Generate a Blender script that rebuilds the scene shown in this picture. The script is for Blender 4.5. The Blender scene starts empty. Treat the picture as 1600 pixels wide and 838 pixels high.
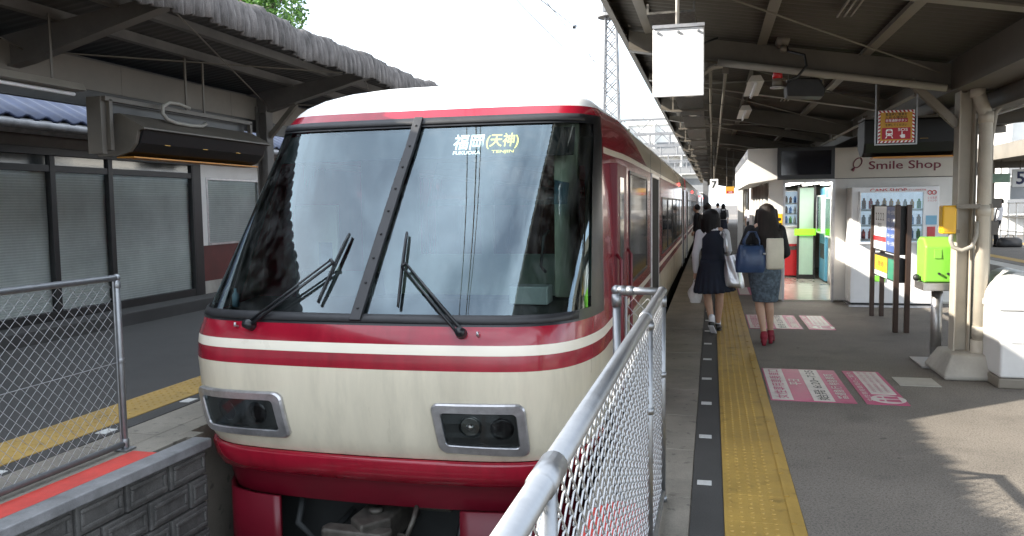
import bpy, bmesh, math, random
from mathutils import Vector, Matrix
random.seed(7)
R = math.radians
SC = bpy.context.scene
COL = SC.collection
# ------------------------------------------------------------------ camera
cam = bpy.data.cameras.new('camera'); co = bpy.data.objects.new('camera', cam); COL.objects.link(co)
cam.sensor_width = 36; cam.lens = 28.125; cam.clip_start = .05; cam.clip_end = 2000
co.matrix_world = (Matrix.Translation((0, 0, 1.65)) @ Matrix.Rotation(R(14.034), 4, 'Z')
                   @ Matrix.Rotation(R(90 - 4.42), 4, 'X') @ Matrix.Rotation(R(-.8), 4, 'Z'))
SC.camera = co
SC.render.resolution_x = 1024; SC.render.resolution_y = 536
# ------------------------------------------------------------------ light
SUN_EL, SUN_SIDE = 29.3, .922            # sun low, behind the camera and to the left
ce = math.cos(R(SUN_EL))
SUN = Vector((-SUN_SIDE * ce, -math.sqrt(1 - SUN_SIDE ** 2) * ce, math.sin(R(SUN_EL))))
sl = bpy.data.lights.new('sun', 'SUN'); sl.energy = 5.0; sl.angle = R(.55); sl.color = (1, .93, .82)
so = bpy.data.objects.new('sun', sl); COL.objects.link(so)
so.rotation_euler = (-SUN).to_track_quat('-Z', 'Y').to_euler(); so.location = (-20, -20, 30)
W = bpy.data.worlds.new('World'); SC.world = W; W.use_nodes = True
nt = W.node_tree; nt.nodes.clear()
wo = nt.nodes.new('ShaderNodeOutputWorld'); bg = nt.nodes.new('ShaderNodeBackground'); bg.inputs[1].default_value = .115
sky = nt.nodes.new('ShaderNodeTexSky'); sky.sky_type = 'NISHITA'; sky.sun_disc = False
sky.sun_elevation = R(SUN_EL); sky.sun_rotation = math.atan2(SUN.x, SUN.y)
sky.air_density = 1.0; sky.dust_density = 2.5; sky.ozone_density = 1.2
tc = nt.nodes.new('ShaderNodeTexCoord'); mp = nt.nodes.new('ShaderNodeMapping'); mp.inputs['Scale'].default_value = (1, 1, 2.2)
ns = nt.nodes.new('ShaderNodeTexNoise'); ns.inputs['Scale'].default_value = 2.6; ns.inputs['Detail'].default_value = 7; ns.inputs['Roughness'].default_value = .58
rp = nt.nodes.new('ShaderNodeValToRGB'); rp.color_ramp.elements[0].position = .40; rp.color_ramp.elements[1].position = .66
rp.color_ramp.elements[0].color = (.24, .24, .24, 1); rp.color_ramp.elements[1].color = (.95, .95, .95, 1)
mx = nt.nodes.new('ShaderNodeMix'); mx.data_type = 'RGBA'
mx.inputs['B'].default_value = (12.0, 13.2, 14.6, 1)
L = nt.links.new
L(tc.outputs['Generated'], mp.inputs[0]); L(mp.outputs[0], ns.inputs['Vector']); L(ns.outputs['Fac'], rp.inputs[0])
L(rp.outputs[0], mx.inputs['Factor']); L(sky.outputs[0], mx.inputs['A']); L(mx.outputs['Result'], bg.inputs[0]); L(bg.outputs[0], wo.inputs[0])
SC.view_settings.view_transform = 'Standard'; SC.view_settings.look = 'None'
SC.view_settings.gamma = 1; SC.view_settings.use_curve_mapping = False
SC.view_settings.exposure = 1.5
SC.cycles.max_bounces = 10; SC.cycles.diffuse_bounces = 5; SC.cycles.glossy_bounces = 4; SC.cycles.transparent_max_bounces = 12
SC.cycles.use_denoising = True; SC.cycles.sample_clamp_indirect = 6
SC.cycles.caustics_reflective = False; SC.cycles.caustics_refractive = False

# ------------------------------------------------------------------ materials
def nodes(name):
    m = bpy.data.materials.new(name); m.use_nodes = True
    n = m.node_tree.nodes; l = m.node_tree.links
    return m, n, l, n['Principled BSDF']
def sc(c, f): return tuple(max(0, min(1, x * f)) for x in c[:3]) + (1,)
def noise(n, l, scale, detail=5, rough=.6, coord='Object', stretch=None):
    t = n.new('ShaderNodeTexCoord'); x = n.new('ShaderNodeTexNoise')
    x.inputs['Scale'].default_value = scale; x.inputs['Detail'].default_value = detail; x.inputs['Roughness'].default_value = rough
    if stretch:
        mpn = n.new('ShaderNodeMapping'); mpn.inputs['Scale'].default_value = stretch
        l.new(t.outputs[coord], mpn.inputs[0]); l.new(mpn.outputs[0], x.inputs['Vector'])
    else: l.new(t.outputs[coord], x.inputs['Vector'])
    return x
def ramp(n, l, src, c0, c1, p0=.3, p1=.7):
    r = n.new('ShaderNodeValToRGB'); r.color_ramp.elements[0].position = p0; r.color_ramp.elements[1].position = p1
    r.color_ramp.elements[0].color = c0 if len(c0) == 4 else (*c0, 1); r.color_ramp.elements[1].color = c1 if len(c1) == 4 else (*c1, 1)
    l.new(src, r.inputs[0]); return r
def M(name, col, rough=.6, metal=0, var=.15, scale=5, bump=0, bscale=60, speck=0, spec=None, coat=0, stretch=None, dirt=0):
    m, n, l, b = nodes(name)
    x = noise(n, l, scale, stretch=stretch)
    r = ramp(n, l, x.outputs['Fac'], sc(col, 1 - var), sc(col, 1 + var))
    out = r.outputs[0]
    if dirt:
        d = noise(n, l, scale * .45, 8, .7, stretch=stretch); dr = ramp(n, l, d.outputs['Fac'], (0, 0, 0), (1, 1, 1), .48, .72)
        mxn = n.new('ShaderNodeMix'); mxn.data_type = 'RGBA'; mxn.inputs['B'].default_value = sc(col, 1 - dirt)
        l.new(dr.outputs[0], mxn.inputs['Factor']); l.new(out, mxn.inputs['A']); out = mxn.outputs['Result']
    if speck:
        s = noise(n, l, 170, 2, .7); sr = ramp(n, l, s.outputs['Fac'], sc((1, 1, 1), 1 - speck), sc((1, 1, 1), 1), .38, .66)
        mxn = n.new('ShaderNodeMix'); mxn.data_type = 'RGBA'; mxn.blend_type = 'MULTIPLY'; mxn.inputs['Factor'].default_value = 1
        l.new(out, mxn.inputs['A']); l.new(sr.outputs[0], mxn.inputs['B']); out = mxn.outputs['Result']
    l.new(out, b.inputs['Base Color'])
    b.inputs['Metallic'].default_value = metal
    rr = n.new('ShaderNodeMapRange'); rr.inputs['To Min'].default_value = max(.02, rough - .08); rr.inputs['To Max'].default_value = min(1, rough + .08)
    l.new(x.outputs['Fac'], rr.inputs['Value']); l.new(rr.outputs[0], b.inputs['Roughness'])
    if spec is not None: b.inputs['Specular IOR Level'].default_value = spec
    if coat: b.inputs['Coat Weight'].default_value = coat; b.inputs['Coat Roughness'].default_value = .05
    if bump:
        bn = noise(n, l, bscale, 4, .65, stretch=stretch); bp = n.new('ShaderNodeBump'); bp.inputs['Strength'].default_value = bump; bp.inputs['Distance'].default_value = .01
        l.new(bn.outputs['Fac'], bp.inputs['Height']); l.new(bp.outputs[0], b.inputs['Normal'])
    return m
def EM(name, col, s, base=None):
    m, n, l, b = nodes(name)
    b.inputs['Base Color'].default_value = (*(base or col), 1); b.inputs['Emission Color'].default_value = (*col, 1); b.inputs['Emission Strength'].default_value = s
    x = noise(n, l, 9); r = ramp(n, l, x.outputs['Fac'], sc(col, .85), sc(col, 1)); l.new(r.outputs[0], b.inputs['Emission Color'])
    return m
def GLASS(name, tint, ior=1.55, rough=.015, dirt=.25):
    m, n, l, b = nodes(name); n.remove(b); o = n['Material Output']
    t = n.new('ShaderNodeBsdfTransparent'); t.inputs[0].default_value = (*tint, 1)
    g = n.new('ShaderNodeBsdfGlossy'); g.inputs['Roughness'].default_value = rough; g.inputs[0].default_value = (.74, .91, 1, 1)
    f = n.new('ShaderNodeFresnel'); f.inputs['IOR'].default_value = ior
    s = n.new('ShaderNodeMixShader'); l.new(f.outputs[0], s.inputs[0]); l.new(t.outputs[0], s.inputs[1]); l.new(g.outputs[0], s.inputs[2])
    d = n.new('ShaderNodeBsdfDiffuse'); d.inputs[0].default_value = (.5, .52, .52, 1)
    x = noise(n, l, 3.5, 8, .7, stretch=(3, 3, .6)); rr = ramp(n, l, x.outputs['Fac'], (0, 0, 0), (dirt * .3,) * 3, .45, .8)
    s2 = n.new('ShaderNodeMixShader'); l.new(rr.outputs[0], s2.inputs[0]); l.new(s.outputs[0], s2.inputs[1]); l.new(d.outputs[0], s2.inputs[2])
    l.new(s2.outputs[0], o.inputs[0]); return m
def WAVE(name, c0, c1, scale, axis='Z', rough=.5, bump=.3, prof='SIN', p0=.3, p1=.7, metal=0):
    m, n, l, b = nodes(name); t = n.new('ShaderNodeTexCoord'); w = n.new('ShaderNodeTexWave'); w.bands_direction = axis; w.wave_profile = prof
    w.inputs['Scale'].default_value = scale; w.inputs['Distortion'].default_value = 0
    l.new(t.outputs['Object'], w.inputs['Vector']); r = ramp(n, l, w.outputs['Fac'], c0, c1, p0, p1)
    x = noise(n, l, 1.7); mxn = n.new('ShaderNodeMix'); mxn.data_type = 'RGBA'; mxn.blend_type = 'MULTIPLY'; mxn.inputs['Factor'].default_value = 1
    xr = ramp(n, l, x.outputs['Fac'], (.75, .75, .75), (1, 1, 1)); l.new(r.outputs[0], mxn.inputs['A']); l.new(xr.outputs[0], mxn.inputs['B'])
    l.new(mxn.outputs['Result'], b.inputs['Base Color']); b.inputs['Roughness'].default_value = rough; b.inputs['Metallic'].default_value = metal
    bp = n.new('ShaderNodeBump'); bp.inputs['Strength'].default_value = bump; bp.inputs['Distance'].default_value = .02; l.new(w.outputs['Fac'], bp.inputs['Height']); l.new(bp.outputs[0], b.inputs['Normal'])
    return m
RED = (.30, .006, .022); CREAM = (.65, .59, .46)
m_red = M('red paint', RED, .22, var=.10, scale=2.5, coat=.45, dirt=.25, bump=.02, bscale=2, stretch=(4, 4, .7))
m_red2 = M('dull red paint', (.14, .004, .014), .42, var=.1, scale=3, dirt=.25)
m_cream = M('cream paint', CREAM, .3, var=.07, scale=2, coat=.25, dirt=.22, bump=.03, bscale=1.5, stretch=(3.5, 3.5, .6))
m_stripe = M('pale cream stripe', (.80, .74, .62), .3, var=.03)
m_roofw = M('white roof paint', (.80, .79, .75), .35, var=.05, scale=3, dirt=.12)
m_black = M('black rubber', (.012, .013, .015), .35, var=.3, scale=8)
m_blackm = M('black metal', (.02, .02, .022), .5, var=.3, scale=10, bump=.05)
m_dark = M('dark interior', (.02, .022, .022), .8, var=.3)
m_glass = GLASS('windscreen glass', (.74, .87, .83), 2.22, .006, .25)
m_wing = GLASS('window glass', (.95, .97, .96), 1.33, .01, .15)
m_wdark = M('dark window glass', (.012, .016, .017), .04, var=.3, scale=2, spec=1.0)
m_alu = M('worn aluminium', (.52, .51, .52), .38, .85, var=.14, scale=14, dirt=.3)
m_galv = M('galvanised steel', (.27, .278, .29), .42, .9, var=.10, scale=18, bump=.04, bscale=90)
m_wire = M('zinc coated wire', (.42, .43, .44), .42, .55, var=.1, scale=30)
m_lens = GLASS('lamp cover glass', (.75, .78, .78), 1.5, .02, .3)
m_lamp = M('lamp reflector', (.20, .20, .185), .15, .9, var=.2, scale=25)
m_lampd = M('dark lamp lens', (.016, .011, .011), .15, var=.3)
m_gunk = M('greasy steel', (.09, .082, .07), .55, .4, var=.4, scale=12, bump=.2)
m_asph = M('worn asphalt', (.245, .216, .182), .85, var=.20, scale=.9, bump=.5, bscale=110, speck=.5, dirt=.22)
def spots(m, scale, p0, p1, dark):
    """sparse darker flecks, gum marks and stains worked into a ground material"""
    n = m.node_tree.nodes; l = m.node_tree.links; b = n['Principled BSDF']; src = b.inputs['Base Color'].links[0].from_socket
    x = noise(n, l, scale, 3, .5); r = ramp(n, l, x.outputs['Fac'], (1, 1, 1), (dark, dark, dark), p0, p1)
    k = n.new('ShaderNodeMix'); k.data_type = 'RGBA'; k.blend_type = 'MULTIPLY'; k.inputs['Factor'].default_value = 1
    l.new(src, k.inputs['A']); l.new(r.outputs[0], k.inputs['B']); l.new(k.outputs['Result'], b.inputs['Base Color'])
spots(m_asph, 9, .69, .74, .55); spots(m_asph, 38, .62, .70, .72); spots(m_asph, 2.2, .56, .70, .80); spots(m_asph, 75, .50, .62, .62)
m_asphd = M('dark asphalt', (.062, .060, .057), .85, var=.2, scale=2, bump=.35, bscale=140, speck=.4)
m_conc = M('coping concrete', (.26, .235, .195), .8, var=.2, scale=2.2, bump=.2, bscale=50, speck=.25, dirt=.35)
m_concl = M('pale concrete', (.36, .34, .30), .8, var=.15, scale=4, bump=.2, bscale=40, dirt=.3)
m_kerb = M('grey painted coping', (.22, .22, .225), .6, var=.2, scale=7, bump=.12, dirt=.5, speck=.15)
m_redp = M('red floor paint', (.60, .06, .045), .6, var=.15, scale=7, dirt=.25, speck=.15)
m_yel = M('yellow tactile rubber', (.41, .26, .055), .6, var=.14, scale=3, bump=.08, dirt=.28, speck=.12)
spots(m_yel, 7, .60, .72, .62); spots(m_conc, 12, .62, .70, .6)
m_wht = M('white road paint', (.62, .62, .60), .6, var=.1, scale=12, dirt=.3, speck=.2)
m_pink = M('pink vinyl', (.47, .055, .16), .5, var=.12, scale=9, dirt=.3, speck=.18)
m_pwht = M('pale vinyl', (.60, .55, .52), .5, var=.1, scale=9, dirt=.25, speck=.15)
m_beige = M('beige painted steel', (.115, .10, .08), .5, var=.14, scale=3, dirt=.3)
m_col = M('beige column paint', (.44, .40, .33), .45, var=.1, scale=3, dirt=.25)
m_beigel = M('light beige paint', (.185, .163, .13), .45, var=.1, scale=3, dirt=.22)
m_lbeam = M('grey painted steel', (.11, .10, .09), .55, var=.2, scale=3, dirt=.3)
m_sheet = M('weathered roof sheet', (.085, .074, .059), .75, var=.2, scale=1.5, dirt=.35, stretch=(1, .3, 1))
m_sheetl = M('grey roof sheet', (.06, .057, .055), .75, var=.2, scale=1.5, dirt=.3)
m_slate = M('mossy grey slate', (.115, .104, .10), .95, var=.55, scale=13, bump=.8, bscale=30, dirt=.6, speck=.3, stretch=(1, 1.4, .3))
m_band = M('beige wall board', (.17, .15, .125), .6, var=.1, scale=2, dirt=.2)
m_block = M('concrete block', (.12, .115, .108), .85, var=.4, scale=5, bump=.5, bscale=45, speck=.35, dirt=.7)
m_ball = M('ballast stone', (.13, .115, .10), .9, var=.5, scale=26, bump=1, bscale=24, speck=.4)
m_rail = M('rusty rail', (.16, .09, .055), .45, .6, var=.3, scale=12)
m_blind = WAVE('slatted blind', (.70, .735, .70), (.84, .87, .84), 8.5, 'Z', .6, .2)
m_frame = M('dark bronze frame', (.018, .017, .017), .4, var=.3, scale=5)
m_wain = M('red brown board', (.10, .022, .018), .55, var=.2, scale=4, dirt=.3)
m_white = M('white painted wall', (.72, .70, .66), .45, var=.05, scale=2.5, dirt=.12)
m_vend = M('white enamel', (.80, .80, .80), .25, var=.03, scale=4, coat=.3)
m_signw = M('white sign face', (.86, .87, .89), .3, var=.02)
m_sign2 = M('cream sign board', (.60, .55, .47), .5, var=.05, dirt=.1)
m_ink = M('maroon lettering', (.17, .012, .03), .45, var=.08)
m_navy = M('navy lettering', (.02, .025, .10), .45, var=.08)
m_blk = M('black lettering', (.012, .012, .012), .5, var=.1)
m_or = M('orange strip', (.55, .23, .03), .45, var=.1)
m_yl = M('yellow enamel', (.80, .45, .01), .35, var=.06, dirt=.1)
m_lime = M('lime green plastic', (.22, .58, .06), .35, var=.06, scale=3, coat=.2)
m_steel = M('brushed steel', (.42, .41, .40), .42, .95, var=.12, scale=25)
m_brown = M('brown anodised post', (.055, .034, .026), .35, .3, var=.15)
m_redv = M('red enamel', (.60, .012, .02), .3, var=.06, coat=.2)
m_bluev = M('sky blue enamel', (.14, .42, .62), .3, var=.05, coat=.2)
m_gdoor = M('pale green door', (.42, .58, .46), .35, var=.05)
m_lgr = EM('glowing green band', (.25, .85, .02), .35)  # green band on the kiosk door, given a weak glow of its own
m_tile = M('glossy kiosk floor', (.50, .48, .42), .12, var=.08, scale=5)
m_screen = M('switched off screen', (.012, .012, .016), .08, var=.2, spec=.8)
m_tube = EM('lit lamp tube', (1, .97, .9), 14)
m_bscreen = M('matte black display', (.004, .004, .005), .5, var=.2)
m_disp = EM('lit display back', (.60, .70, .85), .32)
m_dispd = M('display back', (.22, .29, .40), .5, var=.3, scale=9)
m_sos = M('ochre sign face', (.55, .30, .035), .5, var=.04)
m_sosr = M('crimson sign face', (.40, .012, .03), .5, var=.04)
m_skin = M('skin', (.50, .30, .21), .5, var=.06, scale=12)
m_skinl = M('leg skin', (.43, .26, .18), .5, var=.08, scale=9)
m_hair = M('black hair', (.008, .006, .006), .55, spec=.25, var=.35, scale=3, bump=.5, bscale=30, stretch=(9, 9, .5))
m_hairb = M('dark brown hair', (.013, .008, .006), .55, spec=.25, var=.35, scale=3, bump=.5, bscale=30, stretch=(9, 9, .5))
m_shirt = M('white cotton', (.66, .65, .68), .8, var=.06, scale=8, bump=.25, bscale=9)
m_navyc = M('navy serge', (.012, .016, .030), .85, var=.2, scale=10, bump=.2, bscale=12)
m_blkc = M('black knit', (.010, .010, .012), .85, var=.25, scale=12, bump=.2, bscale=16)
m_denim = M('mottled grey blue denim', (.075, .10, .13), .85, var=.65, scale=26, bump=.25, bscale=20, dirt=.3)
m_silver = M('silver leather', (.62, .62, .64), .3, .65, var=.15, scale=6, bump=.5, bscale=7)
m_bagb = M('blue leather', (.028, .055, .125), .4, var=.2, scale=5, bump=.3, bscale=9)
m_bagc = M('cream canvas', (.62, .57, .47), .7, var=.08, scale=6, bump=.2, bscale=12)
m_plast = M('thin white plastic', (.62, .60, .60), .35, var=.1, scale=8, bump=.6, bscale=14)
m_shoer = M('dark red suede', (.20, .008, .022), .7, var=.2, scale=12)
m_shoeb = M('black leather', (.012, .012, .013), .35, var=.2)
m_tilb = M('blue glazed tile', (.028, .040, .085), .5, var=.25, scale=7)
m_bark = M('tree bark', (.09, .065, .045), .9, var=.3, scale=8, bump=.6)
m_bin = M('white bin plastic', (.58, .58, .57), .35, var=.06, scale=3, dirt=.15)
m_apt = M('pale apartment wall', (.62, .62, .60), .7, var=.08, scale=.4)
m_aptb = M('even balcony grey', (.20, .205, .21), .7, var=.1, scale=.5)  # one grey for balcony railings and windows alike
m_tower = M('grey lattice steel', (.16, .165, .175), .6, .2, var=.1)
m_tap = M('grey conduit', (.30, .28, .24), .55, var=.12)

# ------------------------------------------------------------------ mesh builder
ORG = {}
def put(o, parent=None, org=None):
    COL.objects.link(o)
    if parent is not None: o.parent = parent; ORG[o.name] = ORG.get(parent.name, Vector())
def setp(o, label=None, cat=None, group=None, kind=None):
    if label: o['label'] = label
    if cat: o['category'] = cat
    if group: o['group'] = group
    if kind: o['kind'] = kind
    return o
def thing(name, label, cat, loc=(0, 0, 0), group=None, rz=0, local=False):
    o = bpy.data.objects.new(name, None); o.empty_display_size = .2; COL.objects.link(o)
    o.location = loc; o.rotation_euler.z = rz; ORG[o.name] = Vector() if local else Vector(loc)
    return setp(o, label, cat, group)
class MB:
    def __init__(s): s.v = []; s.f = []; s.m = []
    def add(s, vs, fs, mi=0):
        k = len(s.v); s.v += [Vector(p) for p in vs]
        for f in fs: s.f.append([i + k for i in f]); s.m.append(mi)
        return s
    def box(s, x0, x1, y0, y1, z0, z1, mi=0):
        vs = [(x, y, z) for z in (z0, z1) for y in (y0, y1) for x in (x0, x1)]
        return s.add(vs, [(0, 2, 3, 1), (4, 5, 7, 6), (0, 1, 5, 4), (2, 6, 7, 3), (0, 4, 6, 2), (1, 3, 7, 5)], mi)
    def obox(s, c, ax, ay, az, hx, hy, hz, mi=0):
        c = Vector(c); ax, ay, az = [Vector(a).normalized() for a in (ax, ay, az)]
        vs = [c + ax * hx * i + ay * hy * j + az * hz * k for k in (-1, 1) for j in (-1, 1) for i in (-1, 1)]
        return s.add(vs, [(0, 2, 3, 1), (4, 5, 7, 6), (0, 1, 5, 4), (2, 6, 7, 3), (0, 4, 6, 2), (1, 3, 7, 5)], mi)
    def bar(s, a, b, w, h, mi=0, up=(0, 0, 1)):
        a = Vector(a); b = Vector(b); d = (b - a); u = Vector(up)
        if abs(d.normalized().dot(u)) > .99: u = Vector((1, 0, 0))
        sx = d.cross(u).normalized(); uz = sx.cross(d).normalized()
        return s.obox((a + b) / 2, d, sx, uz, d.length / 2, w / 2, h / 2, mi)
    def quad(s, a, b, c, d, mi=0): return s.add([a, b, c, d], [(0, 1, 2, 3)], mi)
    def prism(s, pts, axis, a, b, mi=0):
        n = len(pts)
        def w(p, t): return (t, p[0], p[1]) if axis == 0 else ((p[0], t, p[1]) if axis == 1 else (p[0], p[1], t))
        vs = [w(p, a) for p in pts] + [w(p, b) for p in pts]
        return s.add(vs, [tuple(range(n))[::-1], tuple(range(n, 2 * n))] + [(i, (i + 1) % n, n + (i + 1) % n, n + i) for i in range(n)], mi)
    def tube(s, pts, r, n=8, mi=0, caps=True, closed=False):
        pts = [Vector(p) for p in pts]; rs = r if isinstance(r, (list, tuple)) else [r] * len(pts)
        vs = []; u = None; N = len(pts)
        for i, p in enumerate(pts):
            d = (pts[min(i + 1, N - 1)] - pts[max(i - 1, 0)])
            if closed: d = pts[(i + 1) % N] - pts[i - 1]
            d = d.normalized() if d.length > 1e-9 else Vector((0, 0, 1))
            if u is None:
                u = d.orthogonal().normalized()
            u = (u - d * u.dot(d)); u = u.normalized() if u.length > 1e-6 else d.orthogonal().normalized()
            w = d.cross(u)
            for k in range(n):
                a = 2 * math.pi * k / n; vs.append(p + (u * math.cos(a) + w * math.sin(a)) * rs[i])
        fs = []
        for i in range(N if closed else N - 1):
            j = (i + 1) % N
            for k in range(n): fs.append((i * n + k, i * n + (k + 1) % n, j * n + (k + 1) % n, j * n + k))
        if caps and not closed: fs += [tuple(range(n))[::-1], tuple(range((N - 1) * n, N * n))]
        return s.add(vs, fs, mi)
    def loft(s, rings, n=20, mi=0, sq=2.0):
        """rings of (cx, cy, cz, rx, ry) in level planes"""
        vs = []
        for cx, cy, cz, rx, ry in rings:
            for k in range(n):
                a = 2 * math.pi * k / n; c, q = math.cos(a), math.sin(a)
                vs.append((cx + rx * math.copysign(abs(c) ** (2 / sq), c), cy + ry * math.copysign(abs(q) ** (2 / sq), q), cz))
        N = len(rings); fs = []
        for i in range(N - 1):
            for k in range(n): fs.append((i * n + k, i * n + (k + 1) % n, (i + 1) * n + (k + 1) % n, (i + 1) * n + k))
        fs += [tuple(range(n))[::-1], tuple(range((N - 1) * n, N * n))]
        return s.add(vs, fs, mi)
    def cap(s, a, b, ra, rb, n=12, mi=0):
        """capsule with round ends"""
        a = Vector(a); b = Vector(b); d = (b - a).normalized(); pts = []; rs = []
        for q in (90, 60, 30, 0): pts.append(a - d * ra * math.sin(R(q))); rs.append(max(1e-4, ra * math.cos(R(q))))
        for q in (0, 30, 60, 90): pts.append(b + d * rb * math.sin(R(q))); rs.append(max(1e-4, rb * math.cos(R(q))))
        return s.tube(pts, rs, n, mi)
    def ball(s, c, rx, ry=None, rz=None, n=14, mi=0):
        ry = ry or rx; rz = rz or rx; rg = []
        for i in range(n // 2 + 1):
            t = math.pi * i / (n // 2); q = max(1e-4, math.sin(t)); rg.append((c[0], c[1], c[2] - rz * math.cos(t), rx * q, ry * q))
        return s.loft(rg, n, mi)
    def grid(s, P, mi=0, wrap=False):
        n, k = len(P), len(P[0]); vs = [p for row in P for p in row]
        fs = [(i * k + j, i * k + (j + 1) % k, (i + 1) * k + (j + 1) % k, (i + 1) * k + j) for i in range(n - 1) for j in range(k if wrap else k - 1)]
        return s.add(vs, fs, mi)
    def build(s, name, mats, parent=None, loc=None, smooth=False, bev=0, seg=2, solid=0, remesh=0, sub=0, fix=True):
        me = bpy.data.meshes.new(name); mats = mats if isinstance(mats, (list, tuple)) else [mats]
        org = ORG.get(parent.name, Vector()) if parent is not None else Vector(loc or (0, 0, 0))
        me.from_pydata([v - org for v in s.v], [], s.f)
        for m in mats: me.materials.append(m)
        me.polygons.foreach_set('material_index', s.m)
        if fix:
            bm = bmesh.new(); bm.from_mesh(me); bmesh.ops.recalc_face_normals(bm, faces=bm.faces); bm.to_mesh(me); bm.free()
        o = bpy.data.objects.new(name, me); put(o, parent)
        if parent is None: o.location = org; ORG[o.name] = org
        if remesh:
            md = o.modifiers.new('r', 'REMESH'); md.mode = 'VOXEL'; md.voxel_size = remesh
            ms = o.modifiers.new('s', 'SMOOTH'); ms.factor = .5; ms.iterations = 4
            bpy.context.view_layer.update()
            nm = bpy.data.meshes.new_from_object(o.evaluated_get(bpy.context.evaluated_depsgraph_get())); o.modifiers.clear(); o.data = nm
            nm.materials.clear()
            for m in mats: nm.materials.append(m)
            smooth = True
        if solid: md = o.modifiers.new('solid', 'SOLIDIFY'); md.thickness = solid; md.offset = 0
        if bev: md = o.modifiers.new('bevel', 'BEVEL'); md.width = bev; md.segments = seg; md.limit_method = 'ANGLE'; md.angle_limit = R(40); md.harden_normals = False
        if sub: md = o.modifiers.new('sub', 'SUBSURF'); md.levels = sub; md.render_levels = sub
        if smooth:
            for p in o.data.polygons: p.use_smooth = True
        return o
def text(name, s, w, h, org, ux, uz, mat, parent=None, depth=.002, align='C', bold=0, loc=None):
    """flat lettering fitted into width w (or height h when w is 0); ux is its reading direction and uz its up"""
    c = bpy.data.curves.new('t', 'FONT'); c.body = s; c.offset = bold; c.resolution_u = 3
    t = bpy.data.objects.new('t', c); COL.objects.link(t); bpy.context.view_layer.update()
    me = bpy.data.meshes.new_from_object(t.evaluated_get(bpy.context.evaluated_depsgraph_get()))
    bpy.data.objects.remove(t); bpy.data.curves.remove(c)
    xs = [v.co.x for v in me.vertices]; ys = [v.co.y for v in me.vertices]
    x0, x1, y0, y1 = min(xs), max(xs), min(ys), max(ys)
    fy = h / (y1 - y0) if h else None; fx = w / (x1 - x0) if w else fy; fy = fy or fx
    ux = Vector(ux).normalized(); uz = Vector(uz).normalized(); un = ux.cross(uz); org = Vector(org)
    mb = MB(); cx = (x0 + x1) / 2 if align == 'C' else x0; cy = (y0 + y1) / 2
    vs = [org + ux * (v.co.x - cx) * fx + uz * (v.co.y - cy) * fy + un * depth for v in me.vertices]
    mb.add(vs, [list(p.vertices) for p in me.polygons]); bpy.data.meshes.remove(me)
    return mb.build(name, mat, parent, fix=False, loc=loc)
def copy_tree(o, parent=None):
    c = o.copy(); COL.objects.link(c)
    if parent is not None: c.parent = parent
    ORG[c.name] = ORG.get(o.name, Vector())
    for ch in list(o.children): copy_tree(ch, c)
    return c
# ------------------------------------------------------------------ setting: ground, platforms, track
GZ = -1.12
def struct(name, mb, mat, **k): return setp(mb.build(name, mat, **k), kind='structure')
struct('ground', MB().quad((-400, -60, GZ), (400, -60, GZ), (400, 900, GZ), (-400, 900, GZ)), m_ball)
# the platform the camera stands on (surface at z = 0)
YN, YF = -9, 120
struct('platform', MB().box(-.62, 4.0, YN, YF, GZ - .02, -.012), m_conc)
struct('pavement', MB().box(.475, 3.7, YN, YF, -.02, 0), m_asph)
struct('pavement_strip', MB().box(-.10, .07, YN, YF, -.02, .0005), m_asphd)
mb = MB(); y = YN
while y < 60:
    mb.box(-.66, -.103, y, y + .895, -.12, -.001 + random.uniform(-.002, .001)); y += .9
mb.box(-.66, -.103, y, YF, -.12, 0)
y = YN
while y < 60: mb.box(3.703, 4.05, y, y + .895, -.12, -.001); y += .9
struct('kerb', mb, m_conc, bev=.006)
# tactile strip: tiles with rows of small domes and one inner bar
mb = MB(); y = YN
while y < 75: mb.box(.073, .472, y, y + .398, -.01, .004); y += .4
y = 2.6
while y < 24:
    for k in range(5):
        cx = .105 + k * .056; q = []
        for rr, zz in ((.0115, .004), (.008, .0085)):
            q += [(cx + rr * math.cos(a * math.pi / 3), y + rr * math.sin(a * math.pi / 3), zz) for a in range(6)]
        mb.add(q, [(a, (a + 1) % 6, 6 + (a + 1) % 6, 6 + a) for a in range(6)] + [(6, 7, 8, 9, 10, 11)])
    y += .0665
y = YN
while y < 75: mb.box(.405, .432, y + .012, y + .388, .003, .0095); y += .4
struct('tactile_paving', mb, m_yel)
mb = MB()
for k in range(-8, 50): mb.box(-.078 + random.uniform(-.004, .004), .008, 4.72 + k * .97, 4.80 + k * .97 + random.uniform(-.01, .01), 0, .004)
struct('pavement_markings', mb, m_wht)
struct('floor_paint', MB().prism([(-.63, 3.0), (-.33, 3.0), (-.33, 4.20), (-.40, 4.34), (-.52, 4.36), (-.63, 4.2)], 2, -.003, .004), m_redp)
# left platform, its edge runs slightly towards the track and stops short of the train nose
EX = lambda y: -3.73 + (y + 0) * .040
def strip(x0, x1, z0, z1, ya, yb, name, mat, bev=0):
    """a band at offsets x0..x1 from the platform edge"""
    v = [(EX(ya) + x0, ya, z0), (EX(ya) + x1, ya, z0), (EX(yb) + x1, yb, z0), (EX(yb) + x0, yb, z0)]
    mb = MB().add(v + [(p[0], p[1], z1) for p in v], [(0, 3, 2, 1), (4, 5, 6, 7), (0, 1, 5, 4), (1, 2, 6, 5), (2, 3, 7, 6), (3, 0, 4, 7)])
    return struct(name, mb, mat, bev=bev)
strip(-4.9, -.30, -1.1, -.012, YN, 5.0, 'platform', m_conc)
struct('platform', MB().box(-8.6, -4.0, 5.0, 60, -1.1, -.012), m_conc)
strip(-.135, 0.012, -.065, 0.004, YN, 5.0, 'kerb', m_kerb, .008)
strip(-.33, -.139, -.05, .0, YN, 4.62, 'floor_paint', m_redp)
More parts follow.
